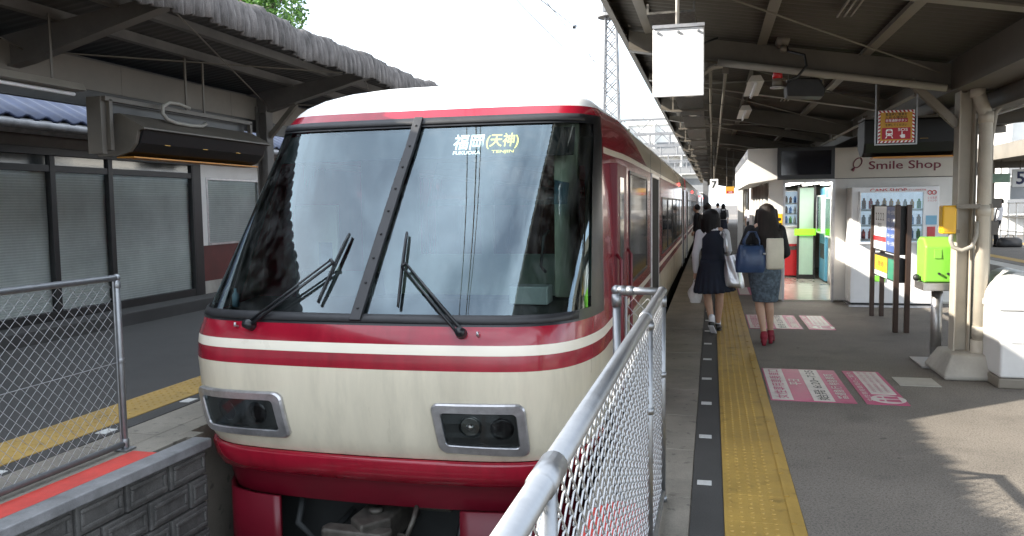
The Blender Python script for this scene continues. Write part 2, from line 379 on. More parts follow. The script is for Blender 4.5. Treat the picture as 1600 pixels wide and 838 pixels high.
strip(-.80, -.334, -.05, -.002, YN, 4.62, 'kerb', m_conc)
struct('kerb', MB().box(-4.32, -3.98, 4.63, 5.0, -.05, -.003).box(-4.32, -3.98, 5.004, 60, -.05, -.003).box(-3.975, -3.73, 4.63, 5.0, -.05, -.003).box(-3.976, -3.80, 5.003, 60, -1.1, -.004).box(-3.796, -3.68, 5.003, 5.14, -1.1, -.004), m_conc)
struct('pavement_strip', MB().box(-4.50, -4.33, YN, 60, -.03, 0), m_asphd)
mb = MB(); y = YN
while y < 60: mb.box(-4.95, -4.505, y, y + .398, -.01, .004); y += .4
y = 3
while y < 9:
    for k in range(5):
        cx = -4.90 + k * .075; q = []
        for rr, zz in ((.013, .004), (.009, .009)): q += [(cx + rr * math.cos(a * math.pi / 3), y + rr * math.sin(a * math.pi / 3), zz) for a in range(6)]
        mb.add(q, [(a, (a + 1) % 6, 6 + (a + 1) % 6, 6 + a) for a in range(6)] + [(6, 7, 8, 9, 10, 11)])
    y += .075
struct('tactile_paving', mb, m_yel)
mb = MB()
for k in range(-6, 12): mb.box(-4.46, -4.37, 4.93 + k * .98, 5.06 + k * .98, 0, .0045)
struct('pavement_markings', mb, m_wht)
struct('pavement', MB().box(-8.2, -4.955, YN, 60, -.03, 0), m_asphd)
struct('pavement_step', MB().box(-30, -8.2, YN, 60, -.05, .18), m_asphd, bev=.012)
# block retaining wall under the left platform edge
mb = MB(); mb2 = MB()
row = 0; z = -.065
while z > -1.1:
    y = -3 + (row % 2) * .2
    while y < 5.0:
        ye = min(y + .392, 5.0); x = (EX(y) + EX(ye)) / 2 - .03
        if ye - y > .1:
            mb.box(x - .1, x, y, ye, z - .192, z - .004)
            # raised rim with a sunken middle
            a, b, c, d = y + .025, ye - .025, z - .167, z - .03; t = .03
            mb.box(x, x + .016, a, b, d - t, d); mb.box(x, x + .016, a, b, c, c + t)
            mb.box(x, x + .0155, a, a + t, c + t, d - t); mb.box(x, x + .0155, b - t, b, c + t, d - t)
        y += .4
    z -= .2; row += 1
wl = mb.build('block_wall', m_block, bev=.009, seg=2, loc=(-3.6, 1, GZ))
setp(wl, 'grey block retaining wall with sunken panels below the left platform edge', 'wall')
# tracks
def track(xc, y0, y1):
    mb = MB()
    for s in (-.72, .72):
        x = xc + s
        mb.prism([(x - .06, -1.12), (x + .06, -1.12), (x + .06, -1.105), (x + .012, -1.09), (x + .012, -1.02), (x + .034, -1.005), (x + .034, -.975), (x - .034, -.975), (x - .034, -1.005), (x - .012, -1.02), (x - .012, -1.09), (x - .06, -1.105)], 1, y0, y1)
    struct('track_rail', mb, m_rail)
    mb = MB(); y = y0
    while y < y1: mb.box(xc - 1.1, xc + 1.1, y, y + .22, -1.2, -1.095); y += .62
    struct('track_sleepers', mb, m_concl)
track(-2.25, 2, 90); track(5.5, -5, 90); track(13.9, 10, 90); track(17.6, 10, 90)
# platform across the next track
struct('platform', MB().box(7.0, 12.0, -9, 90, GZ, -.01), m_concl)
struct('pavement', MB().box(7.5, 11.6, -9, 90, -.02, .0), m_asph)
struct('tactile_paving', MB().box(7.85, 8.2, -9, 90, -.01, .004).box(11.0, 11.35, -9, 90, -.01, .004), m_yel)

# ------------------------------------------------------------------ left side: office building
ob = thing('station_office', 'low dark framed office with slatted blinds and a blue tiled roof', 'building', (-8.7, 10, .18))
OX = -8.7
fr = MB(); ypos = [4.0, 5.6, 7.05, 9.08, 10.16, 12.12]
for yy in ypos: fr.box(OX - .05, OX + .04, yy - .045, yy + .045, .18, 2.42)
fr.box(OX - .05, OX + .03, 2.5, 12.12, 2.20, 2.29); fr.box(OX - .05, OX + .03, 2.5, 12.12, .18, .30); fr.box(OX - .06, OX + .05, 2.5, 12.3, 2.42, 2.52)
fr.box(OX - .05, OX + .045, 12.1, 12.32, .18, 2.9)
fr.build('window_frame', m_frame, ob, bev=.004)
for a, b in zip([2.5] + ypos[:-1], ypos):
    w = MB().quad((OX, a + .045, .30), (OX, b - .045, .30), (OX, b - .045, 2.2), (OX, a + .045, 2.2)).build('window', m_wing, ob, fix=False)
    MB().quad((OX - .07, a, .30), (OX - .07, b, .30), (OX - .07, b, 2.2), (OX - .07, a, 2.2)).build('blind', m_blind, w, fix=False)
MB().quad((OX, 2.5, 2.29), (OX, 12.1, 2.29), (OX, 12.1, 2.42), (OX, 2.5, 2.42)).build('transom_window', m_wdark, ob, fix=False)
wlp = MB()
wlp.box(OX - .05, OX + .02, 12.32, 12.52, 1.03, 2.9); wlp.box(OX - .05, OX + .02, 14.2, 18, 1.03, 2.9); wlp.box(OX - .05, OX + .02, 12.52, 14.2, 2.2, 2.9)
wlp.box(OX - 4, OX - .1, 2.0, 18, .18, 2.9)
wlp.build('wall', m_white, ob); MB().box(OX - .05, OX + .0, 2.5, 12.1, 2.52, 2.95).build('upper_board', m_lbeam, ob)
MB().box(OX - .05, OX + .012, 12.32, 18, .40, 1.03).build('wainscot', m_wain, ob)
MB().box(OX - .05, OX + .035, 12.32, 18, .18, .40).build('plinth', m_concl, ob)
w = MB().quad((OX - .01, 12.52, 1.06), (OX - .01, 14.2, 1.06), (OX - .01, 14.2, 2.2), (OX - .01, 12.52, 2.2)).build('window', m_wing, ob, fix=False)
MB().quad((OX - .06, 12.5, 1.06), (OX - .06, 14.2, 1.06), (OX - .06, 14.2, 2.2), (OX - .06, 12.5, 2.2)).build('blind', m_blind, w, fix=False)
mb = MB(); zz = [(12.49, 1.03), (14.23, 1.03), (14.23, 2.23), (12.49, 2.23)]; zi = [(12.53, 1.07), (14.19, 1.07), (14.19, 2.19), (12.53, 2.19)]
vv = [(OX + d, *p) for d in (-.02, .03) for p in zz + zi]
mb.add(vv, [(8 + a, 8 + (a + 1) % 4, 12 + (a + 1) % 4, 12 + a) for a in range(4)] + [(a, (a + 1) % 4, 8 + (a + 1) % 4, 8 + a) for a in range(4)] + [(4 + a, 4 + (a + 1) % 4, 12 + (a + 1) % 4, 12 + a) for a in range(4)])
mb.build('window_surround', m_alu, ob)
rows = []
for j in range(9):
    d = j * .42; r = []
    for i in range(0, 321):
        yy = 2 + i * .05; ph = (yy / .3) % 1
        r.append((OX + .28 - d, yy, 2.86 + d * .5 + .028 * math.sin(ph * 2 * math.pi) + .01 * ph))
    rows.append(r)
MB().grid(rows).build('tiled_roof', m_tilb, ob, smooth=True, solid=.035)
gt = MB(); gt.tube([(OX + .33, 2, 2.76), (OX + .33, 18, 2.76)], .055, 10); gt.box(OX + .2, OX + .27, 2, 18, 2.66, 2.84); gt.build('gutter', m_kerb, ob, smooth=True)

t = thing('shade_building', 'added unseen two storey sun blocking building with a row of upper windows', 'building', (-14, -8, 0))  # added out of view to keep low sun off the train front
MB().box(-15.2, -9.2, -26, 3.4, .18, 4.9).build('wall', m_white, t); MB().box(-15.3, -9.0, -26.3, 3.6, 4.9, 5.1).build('roof', m_sheetl, t)
wn = MB()
for k in range(10): wn.box(-9.2, -9.17, -25 + k * 2.8, -23.4 + k * 2.8, 3.4, 4.4)
wn.build('window', m_wdark, t)
t = thing('tall_shade_building', 'added unseen tall pale sun blocking building behind the tiled roof', 'building', (-20, 10, 0))  # added out of view, height set to keep sun off the left platform
MB().box(-26, -15.5, -9, 20, .18, 8.6).build('wall', m_apt, t); MB().box(-26.2, -15.35, -9.2, 20.2, 8.6, 8.8).build('roof', m_sheetl, t)
# ------------------------------------------------------------------ left canopy
lc = thing('platform_canopy', 'dark corrugated slate canopy with a mossy rounded eave over the left platform', 'canopy', (-6.6, 10, 0))
def lroof(x): return 3.40 + (x + 6.9) * .135
per = .135; ys = [-14 + i * per / 6 for i in range(int((25.5 + 14) / (per / 6)))]
def edgewob(y): return .022 * math.sin(y * 1.9) + .018 * math.sin(y * 4.7 + 1) + .014 * math.sin(y * 11.3) + .010 * math.sin(y * 23.7 + 2)
prof = [(-5.1, 3.775, 0), (-4.95, 3.81, .1), (-4.84, 3.815, .35), (-4.765, 3.785, .7), (-4.71, 3.70, .95), (-4.69, 3.58, 1), (-4.692, 3.45, 1)]
rows = []
for q, (x, zz, k) in enumerate(prof):
    r = []
    for y in ys:
        a = .02 * math.cos(2 * math.pi * y / per); wv = edgewob(y)
        r.append((x + a * k * 1.5 + wv * .5 * k, y, zz + a * (1 - k) + wv * .7 + (random.uniform(-.006, .006) if q == 6 else random.uniform(-.004, .004))))
    rows.append(r)
MB().grid(rows).build('eave_edge', m_slate, lc, smooth=True, solid=.03)
rows2 = []
for x in (-7.3, -6.2, -5.1, -4.86):
    rows2.append([(x, y, lroof(x) + .10 + .014 * math.cos(2 * math.pi * y / per)) for y in ys[::2]])
MB().grid(rows2).build('roof_sheet', m_sheetl, lc, smooth=True, solid=.012)
for y in (-10.9, -6.6, -2.2, 2.2, 6.6, 11.0, 15.4, 19.8):
    pts = [(-7.2, lroof(-7.2) - .03), (-4.8, lroof(-4.8) - .01), (-4.8, lroof(-4.8) - .11), (-6.5, lroof(-6.5) - .32), (-7.2, lroof(-7.2) - .34)]
    b = MB().prism(pts, 1, y - .03, y + .03)
    b.bar((-7.2, y, lroof(-7.2) - .35), (-6.5, y, lroof(-6.5) - .33), .14, .02); b.bar((-6.5, y, lroof(-6.5) - .33), (-4.8, y, lroof(-4.8) - .12), .14, .02)
    b.build('beam', m_lbeam, lc)
    c = MB(); c.box(-6.68, -6.66, y - .09, y + .09, 0, 3.2); c.box(-6.52, -6.50, y - .09, y + .09, 0, 3.2); c.box(-6.659, -6.521, y - .012, y + .012, 0, 3.2)
    if y > 8: c.build('column', m_lbeam, lc)
    if y > 8: MB().bar((-6.5, y, 2.75), (-6.05, y, 3.22), .07, .07).build('knee_brace', m_beige, lc)
for x, h in ((-7.1, .08), (-6.1, .09), (-5.45, .09), (-4.9, .07)):
    MB().box(x - .03, x + .03, -13.9, 25, lroof(x) - .005 - h * .2, lroof(x) + .075).box(x - .045, x + .045, -13.9, 25, lroof(x) - .03, lroof(x) - .006 - h * .2).build('purlin', m_lbeam, lc)
for a in (-6.6, -2.2, 2.2, 6.6, 11.0):
    MB().tube([(-4.95, a, lroof(-4.95) - .06), (-6.55, a + 4.4, lroof(-6.6) - .2)], .009, 6).build('brace_rod', m_beige, lc)
    MB().tube([(-6.55, a, lroof(-6.6) - .2), (-4.95, a + 4.4, lroof(-4.95) - .06)], .009, 6).build('brace_rod', m_beige, lc)
mb = MB()
for k in range(18): mb.box(-6.72, -6.69, -13.9 + k * 2.2, -11.704 + k * 2.2, 3.0, 3.33)
mb.build('fascia_board', m_band, lc)
MB().box(-6.78, -6.70, -13.9, 25, 2.82, 2.998).build('lower_beam', m_frame, lc)
# lamp and departure board hanging under it
t = thing('ceiling_lamp', 'long unlit tube lamp with a grey reflector hanging under the left canopy', 'lamp', (-6.05, 5.6, 2.86))
MB().prism([(-6.13, 2.90), (-5.97, 2.90), (-5.93, 2.83), (-6.17, 2.83)], 1, 4.3, 6.7).build('reflector', m_beigel, t, bev=.006)
MB().tube([(-6.05, 4.35, 2.80), (-6.05, 6.66, 2.80)], .019, 10).build('tube', m_signw, t, smooth=True)
for yy in (4.6, 6.4): MB().tube([(-6.05, yy, 2.9), (-6.05, yy, lroof(-6.05))], .012, 6).build('hanger', m_beige, t)
t = thing('departure_board', 'long dark departure board in a grey hooded case hanging from the left canopy', 'display board', (-6.2, 8.7, 2.2))
hp = [(-6.50, 2.71), (-6.20, 2.71), (-5.90, 2.55), (-5.90, 2.53), (-5.98, 2.515), (-6.02, 2.38), (-6.10, 2.29), (-6.25, 2.25), (-6.50, 2.25)]
MB().prism(hp, 1, 7.45, 7.50).prism(hp, 1, 9.95, 10.0).prism([(-6.50, 2.71), (-6.20, 2.71), (-5.90, 2.55), (-5.90, 2.53), (-6.2, 2.685), (-6.50, 2.68)], 1, 7.5, 9.95).build('case', m_beige, t, bev=.004)
MB().prism([(-6.48, 2.675), (-6.21, 2.675), (-5.94, 2.532), (-5.995, 2.39), (-6.09, 2.295), (-6.25, 2.26), (-6.48, 2.26)], 1, 7.5, 9.95).build('screen', m_bscreen, t)
MB().box(-6.3, -6.08, 7.5, 9.95, 2.232, 2.247).build('bottom_strip', m_or, t)
for yy in (7.9, 8.6, 9.3): MB().box(-5.997, -5.990, yy, yy + .09, 2.385, 2.393).build('marker', m_sos, t)
h = MB(); h.box(-6.40, -6.22, 7.20, 7.27, 2.26, 2.86); h.bar((-6.2, 7.22, 2.84), (-6.2, 10.0, 2.84), .05, .05); h.bar((-6.2, 9.97, 2.84), (-6.2, 9.97, 2.62), .05, .05); h.bar((-6.2, 7.3, 2.84), (-6.2, 7.3, 2.3), .05, .05)
h.box(-6.22, -6.20, 8.6, 8.63, 2.84, 3.5); h.box(-6.22, -6.20, 8.95, 8.98, 2.84, 3.5); h.build('hanging_frame', m_beige, t, bev=.004); MB().box(-6.30, -6.27, 7.28, 9.94, 2.60, 2.815).build('back_panel', m_frame, t)
cb = [(-6.12, 8.55, 2.88), (-6.12, 8.35, 2.91), (-6.1, 8.15, 2.90), (-6.09, 8.02, 2.84), (-6.08, 8.0, 2.76), (-6.07, 8.06, 2.70), (-6.06, 8.2, 2.67), (-6.06, 8.5, 2.665), (-6.06, 8.7, 2.68), (-6.08, 8.8, 2.72)]
MB().tube(cb, .022, 8).build('cable', m_tap, t, smooth=True)

# ------------------------------------------------------------------ chain link fences
def chain(mb, o, u, w, h, n, P=.04, r=.0016, z0=0.):
    o = Vector(o); u = Vector(u); n = Vector(n); cols = int(w / P); rowsn = int(h / P)
    for i in range(cols):
        pts = []
        for k in range(rowsn + 1):
            s = (k + i) % 2; uu = (i + s) * P; q = 1 if s else -1
            zc = z0 + k * P
            if k > 0: pts.append(o + u * (uu - q * .007) + n * (-q * .0005) + Vector((0, 0, zc - .006)))
            pts.append(o + u * (uu + q * .0015) + n * (r * 1.2 * q) + Vector((0, 0, zc)))
            if k < rowsn: pts.append(o + u * (uu - q * .007) + n * (q * .003) + Vector((0, 0, zc + .006)))
        mb.tube(pts, r, 5, caps=False)
def elbow(mb, p, r): mb.ball(p, r)
# left
FX = lambda y: -3.945 + (y - 4.63) * .018
t = thing('chain_link_fence', 'low galvanised chain link fence standing on red paint at the left platform end', 'fence', (-3.95, 3.6, 0), group='chain link fences at the track end')
a, b = Vector((FX(1.2), 1.2, 0)), Vector((FX(4.63), 4.63, 0)); z = Vector((0, 0, 1))
MB().tube([a + z * 1.2, b + z * 1.2], .0215, 14).build('top_rail', m_galv, t, smooth=True)
MB().tube([a + z * .045, b + z * .045], .021, 14).build('bottom_rail', m_galv, t, smooth=True)
p = MB(); p.tube([b, b + z * 1.2], .0215, 14); elbow(p, b + z * 1.2, .027); p.tube([b + z * .02, b + z * .08], .028, 12); p.tube([b + z * .61, b + z * .645], .026, 12); p.tube([b + z * 1.13, b + z * 1.17], .026, 12)
p.obox(b + Vector((0, 0, .006)), (1, 0, 0), (0, 1, 0), (0, 0, 1), .05, .05, .006); p.build('post', m_galv, t, smooth=True, bev=.001)
MB().tube([a, a + z * 1.2], .0215, 14).build('post', m_galv, t, smooth=True)
d = (b - a).normalized(); mb = MB(); chain(mb, b - d * 2.10, d, 2.06, 1.12, (1, 0, 0), z0=.06); mb.build('wire_mesh', m_wire, t, smooth=True, fix=False)
MB().tube([b - d * .035 + z * .05, b - d * .035 + z * 1.18], .006, 6).build('stretcher_bar', m_galv, t)
MB().tube([b + z * .62, (a + b) / 2 + z * .60, a + z * .63], .0022, 6).build('tension_wire', m_wire, t)
# right
t = thing('chain_link_fence', 'galvanised chain link fence beside the train nose, its rail running close to the camera', 'fence', (-.27, 3, 0), group='chain link fences at the track end')
c0 = Vector((-.285, .75, 0)); c1 = Vector((-.262, 4.42, 0)); c2 = Vector((-.515, 4.47, 0)); TZ = 1.172
tr = MB(); tr.tube([c0 + z * TZ, c1 + z * TZ], .0243, 16); elbow(tr, c1 + z * TZ, .029)
for s in (1.36, 3.42): tr.tube([(c0.x + (s - .75) * .0063, s - .06, TZ), (c0.x + (s - .75) * .0063, s + .06, TZ)], .0275, 16)
tr.build('top_rail', m_galv, t, smooth=True)
p = MB(); p.tube([c1, c1 + z * TZ], .0215, 14); p.tube([c1 + z * 1.09, c1 + z * 1.15], .0265, 14); p.tube([c1 + z * .70, c1 + z * .73], .026, 12); p.tube([c1, c1 + z * .03], .03, 14); p.build('post', m_galv, t, smooth=True)
m_ = c0 + (c1 - c0) * .76; p = MB(); p.tube([m_, m_ + z * (TZ - .0)], .0195, 14); p.tube([m_ + z * .72, m_ + z * .75], .025, 12); p.tube([m_ + z * 1.10, m_ + z * 1.13], .025, 12); p.build('post', m_galv, t, smooth=True)
m2 = c0 + (c1 - c0) * .165; p = MB(); p.tube([m2, m2 + z * TZ], .0195, 14); p.build('post', m_galv, t, smooth=True)
MB().tube([c0 + z * .05, c1 + z * .05], .02, 12).build('bottom_rail', m_galv, t, smooth=True)
p = MB(); p.tube([c2, c2 + z * TZ], .0225, 14); elbow(p, c2 + z * TZ, .03); p.tube([c2 + z * 1.08, c2 + z * 1.15], .028, 14); p.build('post', m_galv, t, smooth=True)
p = MB(); p.tube([c2 + z * TZ, c1 + z * TZ], .0225, 14); e = (c1 - c2).normalized(); p.tube([c2 + e * .06 + z * TZ, c2 + e * .10 + z * TZ], .027, 12); p.tube([c2 + z * TZ, c2 + e * .06 + z * TZ], .0275, 12); p.build('side_rail', m_galv, t, smooth=True)
MB().tube([c2 + e * .055 + z * .05, c2 + e * .055 + z * 1.14], .008, 8).build('stretcher_bar', m_galv, t)
d = (c1 - c0).normalized(); mb = MB(); chain(mb, c0 + d * .05, d, 3.6, 1.10, (1, 0, 0), z0=.05, r=.0026); mb.build('wire_mesh', m_wire, t, smooth=True, fix=False)
mb = MB(); chain(mb, c2 + e * .06, e, .19, 1.10, (0, -1, 0), z0=.05); mb.build('side_mesh', m_wire, t, smooth=True, fix=False)
# ------------------------------------------------------------------ the train
tn = thing('train', 'red and cream express train with a raked black windscreen stopped at the platform', 'train', (-2.25, 12, GZ))
# z, nose y at the centre, nose half width, roundness, centre x | body half width
LV = [(-.02, 4.90, 1.475, 1, -2.275, 1.46), (.03, 4.868, 1.49, 1, -2.275, 1.47), (.10, 4.84, 1.50, 1, -2.275, 1.48), (.2, 4.815, 1.51, 1, -2.275, 1.49), (.35, 4.79, 1.52, 1, -2.275, 1.49), (.48, 4.782, 1.525, 1, -2.275, 1.49), (.6, 4.78, 1.53, 1, -2.28, 1.49), (.70, 4.79, 1.53, 1, -2.28, 1.49), (.765, 4.80, 1.525, 1, -2.28, 1.49),
      (.88, 4.84, 1.512, 1, -2.27, 1.49), (.95, 4.89, 1.503, .97, -2.265, 1.49), (1.4, 5.202, 1.445, .79, -2.23, 1.49), (1.85, 5.516, 1.385, .61, -2.195, 1.49), (2.05, 5.655, 1.36, .53, -2.175, 1.49), (2.10, 5.69, 1.353, .51, -2.17, 1.488), (2.26, 5.80, 1.33, .45, -2.16, 1.478), (2.33, 5.85, 1.315, .42, -2.155, 1.47), (2.40, 5.92, 1.285, .42, -2.15, 1.44),
      (2.435, 5.945, 1.26, .42, -2.15, 1.40), (2.48, 5.995, 1.22, .44, -2.155, 1.34), (2.55, 6.12, 1.12, .48, -2.17, 1.22), (2.62, 6.33, .98, .5, -2.19, 1.06), (2.69, 6.65, .79, .5, -2.21, .86), (2.75, 7.05, .56, .5, -2.23, .62), (2.785, 7.45, .34, .5, -2.24, .38), (2.80, 7.9, .06, .3, -2.25, .08)]
def lv(z):
    for a, b in zip(LV, LV[1:]):
        if a[0] <= z <= b[0] + 1e-9:
            f = (z - a[0]) / (b[0] - a[0]); return [a[i] + (b[i] - a[i]) * f for i in range(1, 6)]
def nose(t, z, off=0):
    y0, hw, k, xc, hb = lv(z)
    dd = lambda q: k * (.12 * q * q + .95 * (1 - math.sqrt(max(0, 1 - min(1, abs(q)) ** 9))))
    p = Vector((xc + hw * t, y0 + dd(t), z))
    if off:
        e = 1e-3; dz = .02; z2 = min(z + dz, 2.79)
        y0b, hwb, kb, xcb, _ = lv(z2); q = Vector((xcb + hwb * t, y0b + kb * (.12 * t * t + .95 * (1 - math.sqrt(max(0, 1 - abs(t) ** 9)))), z2))
        ta, tb = max(-.9995, t - e), min(.9995, t + e)
        du = Vector((hw * (tb - ta), dd(tb) - dd(ta), 0)); n = du.cross(q - p).normalized()
        if n.y > 0: n = -n
        p = p + n * off
    return p
def face_y(t, z): return nose(t, z)
NT = 64; TS = [math.sin(math.pi / 2 * (-1 + 2 * i / NT)) for i in range(NT + 1)]
YB = 24.0; XB = -2.25; SS = [.012, .03, .055, .085, .13, .207, .25, .34, .6, 1.0]
def sm(x): x = max(0, min(1, x)); return x * x * (3 - 2 * x)
rows = []
for (z, y0, hw, k, xc, hb) in LV:
    pe = nose(1, z); r = []; side = []
    for s in SS:
        y = pe.y + (YB - pe.y) * s; f = sm((y - pe.y) / 1.3)
        side.append((y, f))
    L_ = [((xc - hw) * (1 - f) + (XB - hb) * f, y, z) for y, f in side][::-1]
    R_ = [((xc + hw) * (1 - f) + (XB + hb) * f, y, z) for y, f in side]
    r = L_ + [tuple(nose(t, z)) for t in TS] + R_
    rows.append(r)
K = len(rows[0]); vs = [p for r in rows for p in r]; fs = []; ms = []
ns_, ne_ = len(SS), len(SS) + NT      # nose column range
TG = .965
for i in range(len(LV) - 1):
    z = (LV[i][0] + LV[i + 1][0]) / 2
    for j in range(K - 1):
        inn = ns_ <= j < ne_
        if z < .6: m = 0
        elif z < .70: m = 1
        elif z < .765: m = 2
        elif z < .88: m = 1
        elif z < 2.33:
            if inn:
                tm = (TS[j - ns_] + TS[j - ns_ + 1]) / 2
                if abs(tm) > .9985: m = 1
                elif z < .95 or z > 2.26 or abs(tm) > TG: m = 3
                else: continue
            else: m = 1 if z < 2.05 else (2 if z < 2.10 else 5)
        elif z < 2.40: m = 1 if inn else 5
        else: m = 4
        fs.append((i * K + j, i * K + j + 1, (i + 1) * K + j + 1, (i + 1) * K + j)); ms.append(m)
# upper side paint: dark red that changes to cream along a slanted line
m_up, n_, l_, b_ = nodes('red and cream shoulder paint')
t_ = n_.new('ShaderNodeTexCoord'); s_ = n_.new('ShaderNodeSeparateXYZ'); l_.new(t_.outputs['Object'], s_.inputs[0])
a_ = n_.new('ShaderNodeMath'); a_.operation = 'MULTIPLY_ADD'; a_.inputs[1].default_value = 8.5; l_.new(s_.outputs['Z'], a_.inputs[0]); a_.inputs[2].default_value = -8.5 * (2.10 - GZ) + (12 - 9.9)
g_ = n_.new('ShaderNodeMath'); g_.operation = 'ADD'; l_.new(s_.outputs['Y'], g_.inputs[0]); l_.new(a_.outputs[0], g_.inputs[1])
h_ = n_.new('ShaderNodeMath'); h_.operation = 'GREATER_THAN'; h_.inputs[1].default_value = 0; l_.new(g_.outputs[0], h_.inputs[0])
x_ = n_.new('ShaderNodeMix'); x_.data_type = 'RGBA'; x_.inputs['A'].default_value = (*RED, 1); x_.inputs['B'].default_value = (*CREAM, 1); l_.new(h_.outputs[0], x_.inputs['Factor']); l_.new(x_.outputs['Result'], b_.inputs['Base Color'])
b_.inputs['Roughness'].default_value = .25; b_.inputs['Coat Weight'].default_value = .4
mb = MB(); mb.add(vs, fs); mb.m = ms
N_ = len(mb.v)
mb.add([rows[i][0] for i in range(len(LV))] + [rows[i][-1] for i in range(len(LV))], [(i, i + 1, len(LV) + i + 1, len(LV) + i) for i in range(len(LV) - 1)], 1)
body = mb.build('car_body', [m_cream, m_red, m_stripe, m_black, m_roofw, m_up], tn, smooth=True)
# nearly flat seam under the cream front
fr = MB()
def patch(mb, t0, t1, z0, z1, off, nt=24, nz=8, mi=0):
    mb.grid([[nose(t0 + (t1 - t0) * i / nt, z0 + (z1 - z0) * j / nz, off) for i in range(nt + 1)] for j in range(nz + 1)], mi)
ws = MB()
for t0, t1, nm in ((-TG, -.036, 'l'), (.012, TG, 'r')):
    MBp = MB(); patch(MBp, t0 - .01, t1 + .01, .945, 2.265, -.012, 40, 14); MBp.build('windscreen', m_glass, tn, smooth=True, fix=False)
# raised black frame: bottom rail, top rail, centre pillar
fr = MB()
patch(fr, -.93, .93, .895, .945, .006, 60, 1); fr.build('window_frame', m_blackm, tn, smooth=True, solid=.012); fr = MB(); patch(fr, -.93, .93, 2.275, 2.325, .006, 60, 1)
fr.build('window_frame', m_blackm, tn, smooth=True, solid=.012)
cp = MB()
cp.grid([[nose(tc + dt, z, .016) for dt in (-.026, -.018, .018, .026)] for z, tc in [(.90 + 1.42 * q / 12, -.012) for q in range(13)]])
cpo = cp.build('centre_pillar', m_blackm, tn, solid=.03, bev=.004)
mb = MB()
for q in range(9):
    for s in (-.0, ):
        p = nose(-.012, .97 + q * .16, .034); mb.ball(p, .009, n=8)
mb.build('pillar_screws', m_blackm, cpo, smooth=True)
# inner cab
cb = thing_part = None
ib = MB(); ib.box(-3.68, -.82, 5.35, 8.6, .70, .72)
ib.build('cab_floor', m_dark, tn)
ib = MB(); ib.prism([(5.05, .80), (5.05, .90), (5.7, .96), (5.95, .90), (5.95, .72), (5.05, .72)], 0, -3.55, -.98); ib.build('dashboard', m_blackm, tn, bev=.02)
MB().prism([(5.75, .95), (5.80, 1.16), (5.95, 1.14), (6.0, .95)], 0, -3.2, -2.55).build('control_desk', m_blackm, tn, bev=.015)
bw = MB(); bw.box(-3.7, -3.05, 8.1, 8.15, .72, 2.4); bw.box(-1.25, -.80, 8.1, 8.15, .72, 2.4); bw.box(-3.05, -1.25, 8.1, 8.15, .72, 1.15); bw.box(-3.05, -1.25, 8.1, 8.15, 2.05, 2.4); bw.box(-2.35, -2.22, 8.1, 8.15, 1.15, 2.05)
bw.build('cab_wall', M('pale green cab panel', (.42, .46, .36), .55, var=.06), tn)
MB().box(-3.66, -3.24, 6.55, 6.59, .72, 1.68).build('cab_partition', M('cream cab panel', (.80, .82, .68), .5, var=.05), tn)
MB().box(-3.42, -3.29, 6.54, 6.547, 1.15, 1.35).build('notice_sheet', m_dispd, tn)
MB().box(-3.3, -1.0, 6.3, 8.2, 2.34, 2.36).build('cab_ceiling', m_dark, tn)
# passenger seats beyond
for k in range(5):
    for x in (-3.1, -2.75, -1.75, -1.4): MB().box(x - .16, x + .16, 9.2 + k * 1.0, 9.35 + k, .72, 1.75).build('seat', m_wain, tn, bev=.05)
pp = MB(); pp.box(-1.16, -.98, 5.98, 6.1, .95, 2.3); pp.build('cab_post', M('cream cab post', (.55, .56, .42), .45, var=.05), tn, bev=.01)
hd = MB(); hd.tube([(-1.22, 5.93, 1.15), (-1.24, 5.86, 1.2), (-1.22, 5.86, 1.42), (-1.20, 5.95, 1.46)], .012, 8); hd.build('grab_handle', m_blackm, tn, smooth=True)
MB().box(-1.4, -1.12, 5.5, 5.7, .95, 1.08).build('cab_radio', M('grey box', (.35, .36, .36), .5), tn, bev=.01)
MB().grid([[Vector((-2.12 + 1.08 * i / 6, 5.80 + (z - 1.62) * .70 + .04 * (i / 6) ** 6, z)) for i in range(7)] for z in (1.66, 1.80, 1.95, 2.0)]).build('sun_blind', GLASS('blue tinted film', (.40, .56, .74), 1.45, .1, .9), tn, smooth=True)
bt = MB(); bx, by = nose(-.74, .98, -.12)[:2]; bt.tube([(bx, by, .955), (bx, by, 1.04), (bx, by, 1.06), (bx, by, 1.085)], [.026, .026, .011, .011], 10)
setp(bt.build('water_bottle', M('clear blue plastic', (.35, .55, .70), .15), loc=(bx, by, .955), smooth=True), 'small clear bottle standing on the dashboard in the left corner of the windscreen', 'bottle')
# destination sign behind the glass
SL = Vector((0, 5.80 - 4.89, 2.26 - .95)).normalized(); UX = Vector((1, 0, 0)); SN = UX.cross(SL)
ds = MB(); ds.grid([[nose(t, z, -.05) for t in [-.9 + 1.8 * i / 30 for i in range(31)]] for z in (2.04, 2.15, 2.255)]); hb_ = ds.build('header_box', M('dark header panel', (.035, .045, .05), .5), tn, solid=.01)
m_dw = EM('white sign letters', (.92, 1, .97), .85); m_dy = EM('yellow sign letters', (.95, .86, .12), .75)
sg = MB(); sg.grid([[nose(t, z, -.036) for t in (.17, .28, .4, .52, .62)] for z in (2.05, 2.15, 2.235)]); sgo = sg.build('destination_sign', M('dark sign film', (.02, .028, .032), .3), tn)
def dtext(s, t0, t1, z0, z1, m):
    a = nose((t0 + t1) / 2, (z0 + z1) / 2, -.026); w = (nose(t1, 2.1) - nose(t0, 2.1)); h = (z1 - z0) / SL.z
    text('lettering', s, w.length, h, a, w, SL, m, sgo, .001, bold=.012)
dtext('福岡', .222, .392, 2.085, 2.205, m_dw); dtext('(天神)', .408, .588, 2.085, 2.205, m_dy)
dtext('FUKUOKA', .232, .386, 2.048, 2.075, m_dw); dtext('TENJIN', .447, .57, 2.048, 2.075, m_dy)
